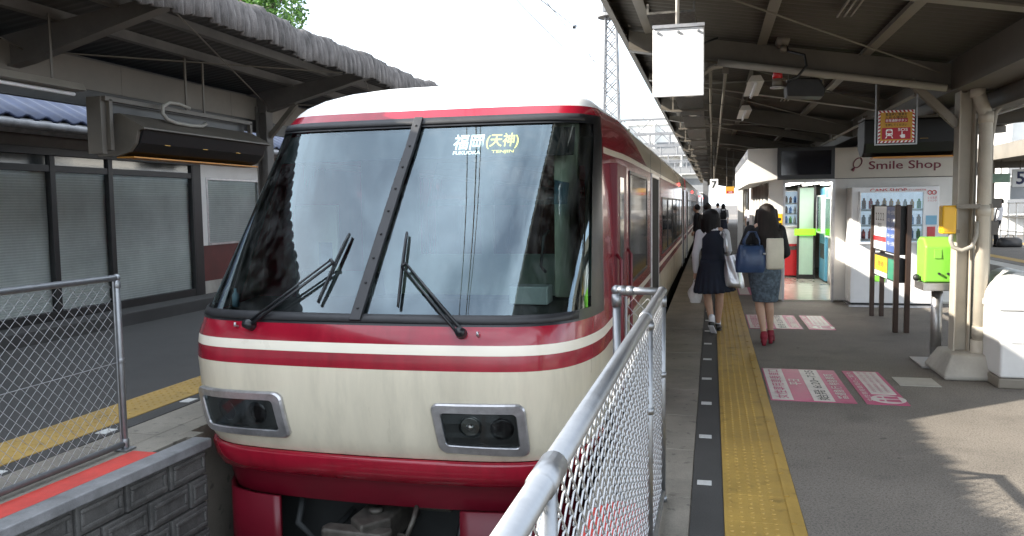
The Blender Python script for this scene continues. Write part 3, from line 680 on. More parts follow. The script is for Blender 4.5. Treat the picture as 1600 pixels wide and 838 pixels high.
# wipers
def wiper(piv, elb, b0, b1):
    P0 = nose(*piv, .045); P1 = nose(*elb, .055); B0 = nose(*b0, .028); B1 = nose(*b1, .028)
    w = MB(); n = (P1 - P0).normalized(); s = n.cross(Vector((0, -1, .6))).normalized() * .016
    w.tube([P0 + s, P1 + s], [.013, .009], 8); w.tube([P0 - s, P1 - s], [.010, .007], 8); w.bar(P1 + s * 1.4, P1 - s * 1.4, .02, .016)
    ar = w.build('wiper_arm', m_black, tn, smooth=True)
    k = MB(); k.tube([nose(*piv, -.01), nose(*piv, .075)], [.04, .03], 12); k.ball(nose(piv[0], piv[1], .06), .026); k.build('pivot', m_black, ar, smooth=True)
    bl = MB(); q = []
    for i in range(9):
        f = i / 8; t = b0[0] + (b1[0] - b0[0]) * f; z = b0[1] + (b1[1] - b0[1]) * f; q.append(nose(t, z, .022 + .012 * (1 - (2 * f - 1) ** 2)))
    bl.tube(q, .009, 8); q2 = [nose(b0[0] + (b1[0] - b0[0]) * i / 8, b0[1] + (b1[1] - b0[1]) * i / 8, .008) for i in range(9)]; bl.tube(q2, .006, 6); bl.bar(P1, nose((b0[0] + b1[0]) / 2, (b0[1] + b1[1]) / 2, .03), .02, .015)
    bl.build('wiper_blade', m_black, tn, smooth=True)
wiper((-.525, .855), (-.21, 1.255), (-.22, 1.005), (-.185, 1.46))
wiper((.475, .84), (.155, 1.236), (.172, .987), (.116, 1.466))
for p in ((.548, .826), (-.60, .845)):
    w = MB(); a = nose(*p, .0); b = nose(*p, .035); w.tube([a, b, b + Vector((0, .005, .02))], .009, 8); w.build('washer_nozzle', m_alu, tn, smooth=True)
# headlight clusters set in slanted aluminium bezels
def lampset(quad, lamps, lit):
    """quad: (t, z) of the outer corners, clockwise from upper left"""
    def at(u, v, off):
        a, b, c, d = quad
        t = (a[0] * (1 - u) + b[0] * u) * (1 - v) + (d[0] * (1 - u) + c[0] * u) * v; z = (a[1] * (1 - u) + b[1] * u) * (1 - v) + (d[1] * (1 - u) + c[1] * u) * v
        return nose(t, z, off)
    def loop(mu, mv, off, rad):
        pts = []; ru = rad; rv = rad * 1.6
        for cx, cy, a0 in ((1 - mu - ru, mv + rv, -90), (1 - mu - ru, 1 - mv - rv, 0), (mu + ru, 1 - mv - rv, 90), (mu + ru, mv + rv, 180)):
            for q in range(7):
                a = R(a0 + q * 15); pts.append(at(cx + ru * math.cos(a), cy + rv * math.sin(a), off))
            # straight runs follow the curved front
        out = []
        for i in range(len(pts)):
            out.append(pts[i])
        return out
    def dense(mu, mv, off, rad):
        pts = []; ru = rad; rv = rad * 1.7; cs = [(1 - mu - ru, mv + rv, -90), (1 - mu - ru, 1 - mv - rv, 0), (mu + ru, 1 - mv - rv, 90), (mu + ru, mv + rv, 180)]
        uv = []
        for k, (cx, cy, a0) in enumerate(cs):
            for q in range(6): a = R(a0 + q * 18); uv.append((cx + ru * math.cos(a), cy + rv * math.sin(a)))
            nx = cs[(k + 1) % 4]; a = R(nx[2]); e = (nx[0] + ru * math.cos(a), nx[1] + rv * math.sin(a)); s = uv[-1]
            for q in range(1, 8): uv.append((s[0] + (e[0] - s[0]) * q / 8, s[1] + (e[1] - s[1]) * q / 8))
        return [at(u, v, off) for u, v in uv]
    bz = MB(); bz.grid([dense(.0, .0, -.004, .09), dense(.0, .0, .022, .09), dense(.018, .028, .034, .08), dense(.095, .165, .034, .045), dense(.10, .175, .028, .04), dense(.105, .185, .002, .035)], wrap=True)
    b = bz.build('headlight', m_alu, tn, bev=.0, smooth=False)
    GR = lambda o: [[at(.07 + .86 * i / 14, .12 + .76 * j / 6, o) for i in range(15)] for j in range(7)]
    MB().grid(GR(.024)).build('cover_glass', m_lens, b, smooth=True)
    MB().grid(GR(.006)).build('lamp_plate', m_gplate, b, smooth=True)
    for (u, v, ok) in lamps:
        c = at(u, v, .008); n = (at(u, v, .05) - at(u, v, .0)).normalized(); rr = .072; c = c + n * .004
        lm = MB(); lm.tube([c - n * .0, c + n * .001, c + n * .0015], [rr, rr * .8, .001], 24); lm.tube([c, c + n * .004], [rr * 1.08, rr], 24, caps=False)
        if ok: lm.ball(c + n * .002, .022)
        lm.build('lamp', m_lamp if ok else m_lampd, b, smooth=True)
        if ok:
            x = MB()
            for q in (-1, 1): x.ball(c + Vector((.018 * q, -.003, .008)), .008, n=8)
            x.build('bulb', m_signw, b, smooth=True)
m_gplate = M('grey lamp plate', (.05, .05, .048), .45, var=.2, dirt=.2)
lampset([(.340, .393), (.738, .396), (.762, .036), (.374, .060)], [(.40, .45, True), (.74, .47, False)], True)
lampset([(-.858, .400), (-.358, .418), (-.334, .094), (-.832, .082)], [(.36, .46, False), (.70, .47, False)], False)
# side marker lamp lit red, lower red lip, skirt, coupler
lip = MB()
LP = [(.0, -.025), (.028, -.03), (.034, -.05), (.030, -.13), (.012, -.20), (-.06, -.215)]
def low(t, z, off):
    p = nose(t, -.02); q = nose(t, .2); c = Vector((p.x, p.y, z)); n = Vector(((t if abs(t) > .85 else t * .15), -1, 0)).normalized(); return c + n * off + Vector((0, .035 * max(0, -.05 - z) / .15, 0))
TT = [math.sin(math.pi / 2 * (-1 + 2 * i / 48)) for i in range(49)]
lip.grid([[low(t, z, o) for t in TT] for o, z in LP]); lip.build('lower_lip', m_red, tn, smooth=True)
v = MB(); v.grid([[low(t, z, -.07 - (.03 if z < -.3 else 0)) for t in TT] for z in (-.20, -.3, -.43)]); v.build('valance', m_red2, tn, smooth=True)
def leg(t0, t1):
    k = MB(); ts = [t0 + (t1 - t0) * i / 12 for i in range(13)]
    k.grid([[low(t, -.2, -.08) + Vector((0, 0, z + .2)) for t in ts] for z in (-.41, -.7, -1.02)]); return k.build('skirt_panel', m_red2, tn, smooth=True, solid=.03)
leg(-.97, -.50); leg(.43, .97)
MB().box(-3.6, -.9, 5.6, 5.7, -1.0, -.25).box(-3.62, -.90, 6.0, 24, -1.0, -.03).build('underframe', m_dark, tn)
cp = MB()
cp.prism([(-2.42, 5.6), (-2.14, 5.6), (-2.16, 5.05), (-2.30, 4.86), (-2.44, 5.0)], 2, -.70, -.50)
cp.prism([(-2.62, 4.93), (-2.60, 4.87), (-2.16, 4.85), (-2.10, 4.93), (-2.12, 4.99), (-2.6, 5.0)], 2, -.95, -.545); cpo = cp.build('coupler', m_gunk, tn, bev=.02, seg=3)
k = MB(); k.tube([(-2.30, 5.12, -.50), (-2.30, 5.12, -.47)], .05, 14); k.build('coupler_pin', m_gunk, cpo, smooth=True); k = MB(); k.tube([(-2.08, 5.0, -.6), (-2.0, 4.95, -.58), (-1.97, 5.0, -.48), (-1.98, 5.1, -.42)], .018, 8); k.build('uncoupling_lever', m_gunk, cpo, smooth=True)
MB().box(-2.45, -1.85, 5.45, 5.6, -.6, -.22).build('coupler_mount', m_gunk, tn, bev=.02)
k = MB(); k.tube([(-2.95, 5.3, -.45), (-2.9, 5.1, -.62), (-2.75, 5.15, -.8), (-2.6, 5.4, -.6)], .025, 8); k.build('brake_hose', m_dark, tn, smooth=True); k = MB(); k.tube([(-1.7, 5.4, -.4), (-1.72, 5.2, -.7), (-1.8, 5.3, -.9)], .022, 8); k.build('brake_hose', m_black, tn, smooth=True)
# right-hand side details
SX = XB + 1.49
def sglass(par, y0, y1, z0, z1, fw=.035):
    f = MB(); o = SX + .012
    for a in ((y0, y1, z0, z0 + fw), (y0, y1, z1 - fw, z1), (y0, y0 + fw, z0 + fw, z1 - fw), (y1 - fw, y1, z0 + fw, z1 - fw)): f.box(SX - .01, o, *a)
    fo = f.build('window', m_frame, par, bev=.004)
    MB().quad((SX + .005, y0 + fw, z0 + fw), (SX + .005, y1 - fw, z0 + fw), (SX + .005, y1 - fw, z1 - fw), (SX + .005, y0 + fw, z1 - fw)).build('pane', m_wdark, fo, fix=False)
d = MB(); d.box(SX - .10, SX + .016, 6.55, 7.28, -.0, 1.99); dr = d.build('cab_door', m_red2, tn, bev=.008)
MB().box(SX + .016, SX + .020, 6.72, 7.02, 1.0, 1.88).build('door_window', m_wdark, dr, bev=.003)
for yy in (6.50, 7.33): MB().tube([(SX + .01, yy, .35), (SX + .05, yy, .40), (SX + .05, yy, 1.2), (SX + .01, yy, 1.25)], .014, 8).build('handrail', m_red2, dr, smooth=True)
sglass(tn, 7.65, 9.75, .88, 1.97)
def sdoor(par, y0, y1):
    f = MB(); f.box(SX - .01, SX + .014, y0 - .05, y0, -.02, 2.0); f.box(SX - .01, SX + .014, y1, y1 + .05, -.02, 2.0); f.box(SX - .01, SX + .014, y0 - .05, y1 + .05, 2.0, 2.05)
    fo = f.build('doorway', m_alu, par, bev=.004)
    MB().box(SX - .02, SX + .006, y0, y1, -.02, 2.0).build('shade_panel', m_dark, fo)  # flat dark panel stands in for the shaded inside of the doorway
sdoor(tn, 10.55, 11.9)
for k in range(5): sglass(tn, 12.8 + k * 1.72, 14.36 + k * 1.72, .86, 1.76)
sdoor(tn, 21.9, 23.0)
MB().box(SX - .01, SX + .03, 19.2, 19.26, 2.07, 2.13).build('marker_lamp', EM('lit red lamp', (1, .03, .03), 4), tn)
for a, b in ((12.2, 6.6), (11.95, 14)): pass
mb = MB()
for y0 in (10.4, 12.4, 17, 21.7): mb.box(SX, SX + .003, y0, y0 + .012, 0, 2.3)
mb.build('panel_joint', m_frame, body)
un = MB()
for k in range(6): un.box(-2.2 + .0, -2.2 + .6, 10, 10.1, 2.8, 2.81)
for y0 in (11, 16, 21): MB().box(-2.75, -1.75, y0, y0 + 2.2, 2.72, 2.96).build('roof_unit', m_roofw, tn, bev=.06, seg=3)
# the cars behind it
sec = [(-.02, 1.46, 0), (.6, 1.49, 0), (.6, 1.49, 1), (.7, 1.49, 1), (.7, 1.49, 2), (.765, 1.49, 2), (.765, 1.49, 1), (2.05, 1.49, 1), (2.05, 1.49, 0), (2.33, 1.47, 0), (2.40, 1.44, 0), (2.40, 1.44, 4), (2.48, 1.34, 4), (2.55, 1.22, 4), (2.62, 1.06, 4), (2.69, .86, 4), (2.75, .62, 4), (2.785, .38, 4), (2.80, .05, 4)]
for c in range(1, 4):
    y0, y1 = YB + .5 + (c - 1) * 19.6, YB + .5 + (c - 1) * 19.6 + 19.1
    mb = MB()
    for (z0, w0, m0), (z1, w1, m1) in zip(sec, sec[1:]):
        if z1 - z0 < 1e-6: continue
        for s in (-1, 1): mb.quad((XB + s * w0, y0, z0), (XB + s * w0, y1, z0), (XB + s * w1, y1, z1), (XB + s * w1, y0, z1), m0)
        for yy in (y0, y1): mb.quad((XB - w0, yy, z0), (XB + w0, yy, z0), (XB + w1, yy, z1), (XB - w1, yy, z1), 1)
    cbd = mb.build('carriage', [m_cream, m_red, m_stripe, m_black, m_roofw], tn, smooth=False)
    MB().box(XB - 1.4, XB + 1.4, y0, y1, -1, -.03).build('underframe', m_dark, cbd)
    MB().box(XB - .7, XB + .7, y0 - .5, y0, -.2, 2.4).build('gangway', m_dark, cbd)
    for k in range(7): sglass(cbd, y0 + 2.6 + k * 2.0, y0 + 4.4 + k * 2.0, .86, 1.76)
    sdoor(cbd, y0 + .9, y0 + 2.1); sdoor(cbd, y0 + 17.0, y0 + 18.2)
    MB().box(SX - .01, SX + .03, y0 + 8.2, y0 + 8.3, 2.06, 2.15).build('marker_lamp', EM('lit red lamp', (1, .03, .03), 4), cbd)
# ------------------------------------------------------------------ right canopy (a shallow Y with a valley gutter over the columns)
rc = thing('platform_canopy', 'beige steel canopy with a serrated corrugated eave over the right platform', 'canopy', (2.35, 12, 0))
EXR = -.95
def rroof(x): return 2.92 + .165 * (2.35 - x) if x < 2.35 else 2.92 + .035 * (x - 2.35)
per = .13; ys = [3.0 + i * per / 6 for i in range(int(67 / (per / 6)))]
rows = [[(x + (random.uniform(-.012, .012) if x < -.9 else 0), y, rroof(x) + .035 + .02 * math.cos(2 * math.pi * y / per)) for y in ys] for x in (EXR, -.5, .8, 2.25)]
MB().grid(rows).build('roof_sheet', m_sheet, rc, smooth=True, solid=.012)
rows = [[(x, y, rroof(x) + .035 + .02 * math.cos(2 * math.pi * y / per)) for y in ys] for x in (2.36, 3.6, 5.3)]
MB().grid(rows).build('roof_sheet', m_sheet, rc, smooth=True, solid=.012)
mb = MB()
mb.grid([[(EXR + .035, y, rroof(EXR) + .02 + .0 * y) for y in (3.0, 70)], [(EXR + .04, y, rroof(EXR) - .10) for y in (3.0, 70)], [(EXR + .10, y, rroof(EXR) - .12) for y in (3.0, 70)]])
mb.build('eave_board', m_sheet, rc, solid=.012)
BY = [3.0, 5.7, 8.4, 11.1, 13.8, 16.5, 19.2, 21.9, 24.6, 27.3, 30, 34, 38, 42, 46, 50, 54, 58, 62, 66]
for i, y in enumerate(BY):
    big = (i % 2 == 0); dp = .24 if big else .14; z1 = .03; b = MB()
    b.prism([(EXR + .12, rroof(EXR + .12) - z1), (2.3, rroof(2.3) - z1), (2.3, rroof(2.3) - dp - .03), (EXR + .12, rroof(EXR + .12) - dp + .03)], 1, y - .03, y + .03)
    b.bar((EXR + .12, y, rroof(EXR + .12) - dp + .02), (2.3, y, rroof(2.3) - dp - .035), .13, .016)
    b.prism([(2.42, rroof(2.42) - z1), (5.2, rroof(5.2) - z1), (5.2, rroof(5.2) - .14), (2.42, rroof(2.42) - dp - .02)], 1, y - .03, y + .03)
    b.bar((2.42, y, rroof(2.42) - dp - .025), (5.2, y, rroof(5.2) - .145), .13, .016)
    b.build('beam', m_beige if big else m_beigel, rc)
for x in (-.62, .47, 1.42, 3.2, 4.2, 5.1):
    p = MB(); p.box(x - .03, x + .03, 3, 70, rroof(x) - .028, rroof(x) + .02); p.box(x - .045, x + .045, 3, 70, rroof(x) - .034, rroof(x) - .0285); p.build('purlin', m_beigel, rc)
for x in (.95,):
    for q, y in enumerate(BY[:12]):
        for s in (0, .05, .10): MB().box(x + s, x + s + .014, y + .1, y + 1.2, rroof(x) - .05, rroof(x) - .035).build('hanger_rail', m_beigel, rc)
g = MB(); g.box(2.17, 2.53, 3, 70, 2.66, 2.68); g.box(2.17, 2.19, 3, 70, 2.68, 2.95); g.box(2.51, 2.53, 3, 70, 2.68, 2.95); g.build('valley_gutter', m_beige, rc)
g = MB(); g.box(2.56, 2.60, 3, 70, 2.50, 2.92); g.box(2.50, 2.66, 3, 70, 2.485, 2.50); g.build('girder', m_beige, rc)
for i, a in enumerate(BY[1:10]):
    y1 = a + 2.7
    MB().tube([(-.4, a, rroof(-.4) - .13), (2.1, y1, rroof(2.1) - .12)], .008, 6).build('brace_rod', m_beigel, rc)
    if i % 2: MB().tube([(2.1, a, rroof(2.1) - .12), (-.4, y1, rroof(-.4) - .13)], .008, 6).build('brace_rod', m_beigel, rc)
for y in (3.0, 8.4, 19.2, 24.6, 30, 38, 46, 54, 62):
    if y == 19.2: continue
    c = MB(); x0, x1 = 2.235, 2.375
    c.box(x0, x0 + .014, y - .085, y + .085, .1, 2.66); c.box(x1 - .014, x1, y - .085, y + .085, .1, 2.66); c.box(x0 + .015, x1 - .015, y - .008, y + .008, .1, 2.66)
    co_ = c.build('column', m_col, rc, bev=.002)
    pp = MB(); pp.tube([(2.36, y - .15, 2.95), (2.36, y - .15, 2.66), (2.37, y - .16, 2.60), (2.43, y - .16, 2.43), (2.435, y - .16, 2.36), (2.435, y - .15, .1)], .057, 16)
    for zz in (2.64, 2.40, 1.55, .42): pp.tube([(2.435 if zz < 2.5 else 2.36, y - .155, zz - .05), (2.435 if zz < 2.5 else 2.36, y - .155, zz + .05)], .064, 16)
    pp.tube([(2.435, y - .15, .1), (2.435, y - .15, .34)], .072, 16)
    pp.build('downpipe', m_col, co_, smooth=True)
    pb = MB(); bs = [(2.08, y - .42), (2.62, y - .42), (2.62, y + .30), (2.08, y + .30)]; tp = [(2.17, y - .30), (2.53, y - .30), (2.53, y + .19), (2.17, y + .19)]
    pb.add([(a, b, 0) for a, b in bs] + [(a, b, .04) for a, b in bs] + [(a, b, .22) for a, b in tp], [(0, 3, 2, 1), (0, 1, 5, 4), (1, 2, 6, 5), (2, 3, 7, 6), (3, 0, 4, 7), (4, 5, 9, 8), (5, 6, 10, 9), (6, 7, 11, 10), (7, 4, 8, 11), (8, 9, 10, 11)])
    pb.build('concrete_base', m_concl, co_, bev=.025, seg=3)
    MB().bar((2.24, y, 2.35), (1.82, y, 2.78), .08, .07).build('knee_brace', m_beigel, co_)
    cd = MB(); cd.tube([(2.50, y - .10, .25), (2.50, y - .10, 2.2), (2.53, y - .10, 2.45), (2.62, y - .10, 2.55), (3.2, y - .1, 2.6)], .022, 8); cd.tube([(2.41, y + .03, .2), (2.41, y + .03, 2.4)], .016, 8); cd.build('conduit', m_tap, co_, smooth=True)
# cable tray near the eave, service pipes on the beam
tr = thing('cable_tray', 'long perforated cable tray hanging under the eave above the white board', 'cable tray', (-.3, 20, 2.9))
m_perf = M('perforated steel', (.12, .115, .105), .6, .3, var=.5, scale=40, bump=.4)
pk = MB()
for k in range(24): pk.box(-.42, -.13, 5.6 + k * 2.2, 7.65 + k * 2.2, 2.93, 2.945)
pk.box(-.435, -.42, 5.6, 58, 2.93, 3.0); pk.box(-.13, -.115, 5.6, 58, 2.93, 3.0); pk.build('tray', m_perf, tr)
for y in BY[2:16]: MB().box(-.55, -.05, y + .14, y + .18, 2.90, 2.928).box(-.53, -.51, y + .15, y + .17, 2.928, 3.36).build('bracket', m_beige, tr)
tr = thing('service_pipe', 'beige service pipe with loose black cables fixed along the second beam of the right canopy', 'pipe', (1, 8.2, 2.9))
def bz(x): return rroof(x) - .27
MB().tube([(.05, 8.25, bz(.05) + .0), (2.1, 8.25, bz(2.1) - .01)], .034, 12).build('pipe', m_tap, tr, smooth=True)
MB().tube([(.10, 8.27, bz(.1) - .02), (.0, 8.27, bz(0) - .05), (-.15, 8.3, bz(0) - .14), (-.25, 8.3, 2.96)], .025, 8).build('flexible_end', m_tap, tr, smooth=True)
MB().tube([(.05, 8.2, bz(0) + .22), (-.1, 8.2, bz(0) + .17), (-.17, 8.2, bz(0) + .02), (-.12, 8.2, 2.98)], .012, 8).build('cable', m_black, tr, smooth=True)
MB().tube([(.66, 8.2, 3.19), (.70, 8.15, 3.08), (.84, 8.1, 3.03), (.86, 8.1, 2.93), (.78, 8.1, 2.83), (.68, 8.1, 2.79)], .013, 8).build('cable', m_black, tr, smooth=True)
j = MB(); j.tube([(.655, 8.36, 3.20), (.655, 8.15, 3.20)], .062, 20); j.tube([(.655, 8.15, 3.13), (.655, 8.14, 3.08)], .03, 10); j.build('junction_box', m_beigel, tr, smooth=True)
# hanging white board
wb = thing('hanging_board', 'blank white board hung by a pole from the eave, blazing in the sun', 'sign board', (-.2, 5.3, 3.2))
x0, x1, z0, z1 = -.372, -.051, 2.335, 2.765
MB().box(x0, x1, 5.29, 5.31, z0, z1).build('board', m_signw, wb, bev=.006)
MB().box(x0 - .002, x1 + .002, 5.278, 5.322, z1 + .001, z1 + .022).build('top_rail', m_alu, wb)
for x in (x0 + .035, -.21, x1 - .035): MB().tube([(x, 5.29, z1 - .028), (x, 5.28, z1 - .028)], .009, 10).build('bolt', m_galv, wb)
MB().tube([(-.218, 5.3, z1 + .02), (-.218, 5.3, 3.36)], .012, 10).build('pole', m_white, wb, smooth=True)
# beacon and loudspeaker
t = thing('warning_beacon', 'small red and white warning beacon beside the black loudspeaker', 'lamp', (.63, 8.5, 2.98))
MB().tube([(.63, 8.5, 2.88), (.63, 8.5, 2.965)], [.05, .042], 16).build('lens', m_redv, t, smooth=True); MB().tube([(.63, 8.5, 2.80), (.63, 8.5, 2.88)], [.05, .046], 16).build('base', m_beigel, t, smooth=True); MB().tube([(.63, 8.5, 2.785), (.63, 8.5, 2.80)], .07, 16).tube([(.63, 8.5, 2.965), (.63, 8.5, 3.2)], .008, 6).build('collar', m_alu, t, smooth=True)
t = thing('loudspeaker', 'black box loudspeaker slung on a strap under the right canopy beam', 'loudspeaker', (.9, 8.6, 2.8))
MB().prism([(.72, 2.70), (1.06, 2.68), (1.08, 2.75), (1.02, 2.86), (.76, 2.88), (.71, 2.80)], 1, 8.45, 8.75).build('cabinet', m_blackm, t, bev=.015)
k = MB()
for q in range(5): k.bar((.93 + q * .028, 8.5, 2.87), (.95 + q * .028, 8.5, 2.92), .012, .006)
k.box(.74, .755, 8.6, 8.62, 2.86, 3.05); k.box(.74, 1.07, 8.58, 8.6, 2.865, 2.885); k.box(1.05, 1.065, 8.5, 8.52, 2.7, 3.0); k.build('bracket', m_beigel, t)
# platform number and small signs further down
t = thing('platform_number', 'white hanging sign with the platform number 7', 'sign', (.06, 22, 2.3)); bd = MB().box(-.045, .165, 21.98, 22.02, 2.00, 2.29).build('board', m_signw, t, bev=.006); text('number', '7', 0, .19, (.06, 21.975, 2.145), (1, 0, 0), (0, 0, 1), m_blk, t, .001, bold=.02); MB().tube([(.06, 22, 2.29), (.065, 22, rroof(.06))], .015, 8).build('pole', m_beige, t)
t = thing('emergency_sign', 'small orange and red emergency sign beyond the platform number', 'sign', (.51, 24, 2.1), group='emergency button signs'); MB().box(.39, .63, 23.98, 24.02, 1.915, 2.125).build('board', m_sos, t); MB().box(.42, .60, 23.975, 23.979, 1.93, 2.0).build('red_panel', m_sosr, t)
for x in (.42, .60): MB().tube([(x, 24, 2.12), (x, 24, rroof(x))], .01, 6).build('hanger', m_beige, t)
text('lettering', 'SOS', .10, 0, (.52, 23.972, 1.965), (1, 0, 0), (0, 0, 1), m_signw, t, .001)
# emergency stop sign near the column
t = thing('emergency_sign', 'large emergency sign with striped red and white edge, SOS and a pressing hand', 'sign', (1.70, 8.4, 2.36), group='emergency button signs')
a0, a1, b0, b1 = 1.548, 1.868, 2.205, 2.512
brd = MB().box(a0, a1, 8.39, 8.41, b0, b1).build('board', m_signw, t)
st = MB(); w = .02; yk = 8.3875
def sline(p, q, nrm, n):
    for i in range(n):
        f0, f1 = i / n, (i + .5) / n; sh = .6 / n
        P = lambda f, e: (p[0] + (q[0] - p[0]) * f + nrm[0] * e, yk, p[1] + (q[1] - p[1]) * f + nrm[1] * e)
        st.quad(P(f0, 0), P(f1, 0), P(min(1, f1 + sh * .6), w), P(min(1, f0 + sh * .6), w))
sline((a0, b0), (a1, b0), (0, 1), 9); sline((a0, b1), (a1, b1), (0, -1), 9); sline((a0, b0 + w), (a0, b1 - w), (1, 0), 8); sline((a1, b0 + w), (a1, b1 - w), (-1, 0), 8)
st.build('hazard_stripes', m_sosr, t, fix=False)
MB().box(a0 + w, a1 - w, 8.386, 8.389, b0 + w, b1 - w).build('yellow_panel', m_sos, t); MB().box(a0 + .034, a1 - .034, 8.383, 8.3855, b0 + .032, b0 + .142).build('red_panel', m_sosr, t)
MB().box(a0 + .06, a1 - .06, 8.383, 8.3855, b0 + .192, b0 + .228).build('red_band', m_sosr, t)
for s, z, h, m in (('緊急時に電車を', .268, .028, m_blk), ('とめる場合は', .240, .025, m_blk), ('非常通報ボタン', .210, .027, m_signw), ('を押してください', .168, .025, m_blk)):
    text('lettering', s, .19, h, ((a0 + a1) / 2 - .002, 8.3825, b0 + z), (1, 0, 0), (0, 0, 1), m, t, .001, bold=.01)
text('lettering', 'SOS', .085, .026, (a0 + .218, 8.3825, b0 + .122), (1, 0, 0), (0, 0, 1), m_signw, t, .001, bold=.01)
k = MB(); cx, cz = a0 + .098, b0 + .087
def rrect(mb, x0, x1, z0, z1, y, r=.006):
    pts = []
    for ccx, ccz, s in ((x1 - r, z1 - r, 0), (x0 + r, z1 - r, 90), (x0 + r, z0 + r, 180), (x1 - r, z0 + r, 270)):
        for q in range(5): a = R(s + q * 22.5); pts.append((ccx + r * math.cos(a), y, ccz + r * math.sin(a)))
    mb.add(pts, [tuple(range(len(pts)))])
rrect(k, cx - .030, cx + .030, cz - .022, cz + .042, 8.3822, .014); k.quad((cx - .026, 8.3822, cz - .026), (cx - .016, 8.3822, cz - .026), (cx - .026, 8.3822, cz - .044), (cx - .036, 8.3822, cz - .044)); k.quad((cx + .016, 8.3822, cz - .026), (cx + .026, 8.3822, cz - .026), (cx + .036, 8.3822, cz - .044), (cx + .026, 8.3822, cz - .044))
hx, hz = a0 + .218, b0 + .072
rrect(k, hx - .018, hx + .020, hz - .028, hz + .006, 8.3822, .008); rrect(k, hx - .012, hx - .003, hz + .0, hz + .034, 8.3821, .004); rrect(k, hx - .026, hx - .014, hz - .016, hz - .002, 8.3821, .004)
k.build('pictograms', m_signw, t, fix=False)
k = MB(); rrect(k, cx - .022, cx + .022, cz + .004, cz + .024, 8.3818, .005); rrect(k, cx - .012, cx + .012, cz + .029, cz + .035, 8.3818, .002)
for s in (-1, 1): rrect(k, cx + s * .017 - .005, cx + s * .017 + .005, cz - .014, cz - .005, 8.3818, .004)
k.build('train_pictogram_windows', m_sosr, t, fix=False)
f = MB(); f.box(a0 - .028, a0 - .016, 8.395, 8.41, b0 - .01, 2.80); f.box(a1 + .016, a1 + .028, 8.395, 8.41, b0 - .01, 2.80); f.box(a0 - .028, a1 + .028, 8.395, 8.41, b0 - .02, b0 - .008); f.build('hanging_frame', m_galv, t)
# departure board behind it
t = thing('departure_board', 'black departure board with an orange underside hanging in front of the shop sign', 'display board', (2.06, 9.6, 2.3))
hp = [(9.42, 2.53), (9.80, 2.53), (9.85, 2.4), (9.82, 2.22), (9.7, 2.14), (9.55, 2.13), (9.46, 2.17), (9.40, 2.27)]
MB().prism(hp, 0, 1.60, 2.50).build('screen', m_bscreen, t, bev=.02, seg=3); MB().prism(hp, 0, 2.502, 2.56).build('end_cap', m_beigel, t, bev=.012)
MB().box(1.70, 2.55, 9.44, 9.66, 2.112, 2.128).build('bottom_strip', m_or, t); MB().box(1.60, 2.56, 9.40, 9.82, 2.531, 2.55).build('case_top', m_lbeam, t)
for x in (1.8, 2.15): MB().box(x, x + .08, 9.403, 9.412, 2.3, 2.312).build('marker', m_sos, t)
for x in (1.75, 2.4): MB().box(x, x + .03, 9.6, 9.63, 2.54, rroof(x)).build('hanger', m_beige, t)
# ------------------------------------------------------------------ kiosk
kx = thing('shop_kiosk', 'white platform kiosk with an open doorway and a cream shop sign reading Smile Shop', 'kiosk', (2.2, 15, 0))
m_corr = WAVE('white ribbed panel', (.58, .56, .52), (.72, .70, .66), 9, 'X', .45, .25)
w = MB(); w.box(.92, 1.15, 14.0, 14.12, 0, 2.02); w.box(1.95, 2.16, 14.0, 14.1, 0, 2.02); w.box(2.16, 3.75, 14.02, 14.1, 0, 2.02); w.box(3.65, 3.75, 14.1, 21, 0, 2.02); w.box(.92, 3.75, 21, 21.1, 0, 2.02)
w.box(.92, 1.02, 19.6, 21, 0, 2.02)
w.build('wall', m_white, kx, bev=.004)
for y in (15.3, 16.2, 17.2, 18.3, 19.5): MB().box(.92, 1.06, y - .08, y + .08, 0, 2.02).build('pillar', m_white, kx, bev=.004)
for a, b in ((14.12, 15.22), (15.38, 16.12), (16.28, 17.12), (17.28, 18.22), (18.38, 19.42)):
    fr = MB(); fr.box(.985, 1.015, a, b, .9, .94); fr.box(.985, 1.015, a, b, 1.92, 2.0); fr.box(.985, 1.015, (a + b) / 2 - .02, (a + b) / 2 + .02, .94, 1.92); fo = fr.build('side_window', m_frame, kx)
    MB().quad((1.0, a, .94), (1.0, b, .94), (1.0, b, 1.92), (1.0, a, 1.92)).build('pane', m_wdark, fo, fix=False); MB().box(.97, 1.03, a, b, 0, .9).build('side_panel', m_white, kx)
MB().box(.94, 3.7, 14.0, 21, -.01, .03).build('kiosk_floor', m_tile, kx)
MB().box(.92, 3.75, 14.1, 21.1, 2.021, 2.07).build('ceiling', m_blackm, kx)
MB().prism([(.55, 1.94), (.55, 2.50), (1.10, 2.50), (1.10, 2.03)], 1, 13.3, 20.2).build('side_fascia', m_white, kx, bev=.008)
sb = MB().box(1.86, 3.75, 13.98, 14.08, 2.03, 2.52).box(1.10, 1.86, 14.0, 14.08, 2.03, 2.52).build('sign_fascia', m_sign2, kx)
text('lettering', 'Smile Shop', 1.06, .17, (2.98, 13.975, 2.205), (1, 0, 0), (0, 0, 1), m_ink, sb, .001, bold=.012)
lg = MB(); c = Vector((2.285, 13.972, 2.27)); ax = Vector((.5, 0, .8)).normalized(); bx = Vector((.8, 0, -.5)).normalized(); ring = []
for q in range(24): a = 2 * math.pi * q / 24; ring.append(c + ax * .085 * math.cos(a) + bx * .055 * math.sin(a))
lg.tube(ring, .008, 6, closed=True); lg.tube([c - ax * .085, c - ax * .15], [.012, .026], 8); lg.build('racket_emblem', m_ink, sb)
fr = MB(); fr.box(1.15, 1.185, 13.99, 14.13, 0, 2.02); fr.box(1.915, 1.95, 13.99, 14.13, 0, 2.02); fr.box(1.185, 1.915, 13.99, 14.13, 1.97, 2.02); fr.build('door_frame', m_alu, kx)
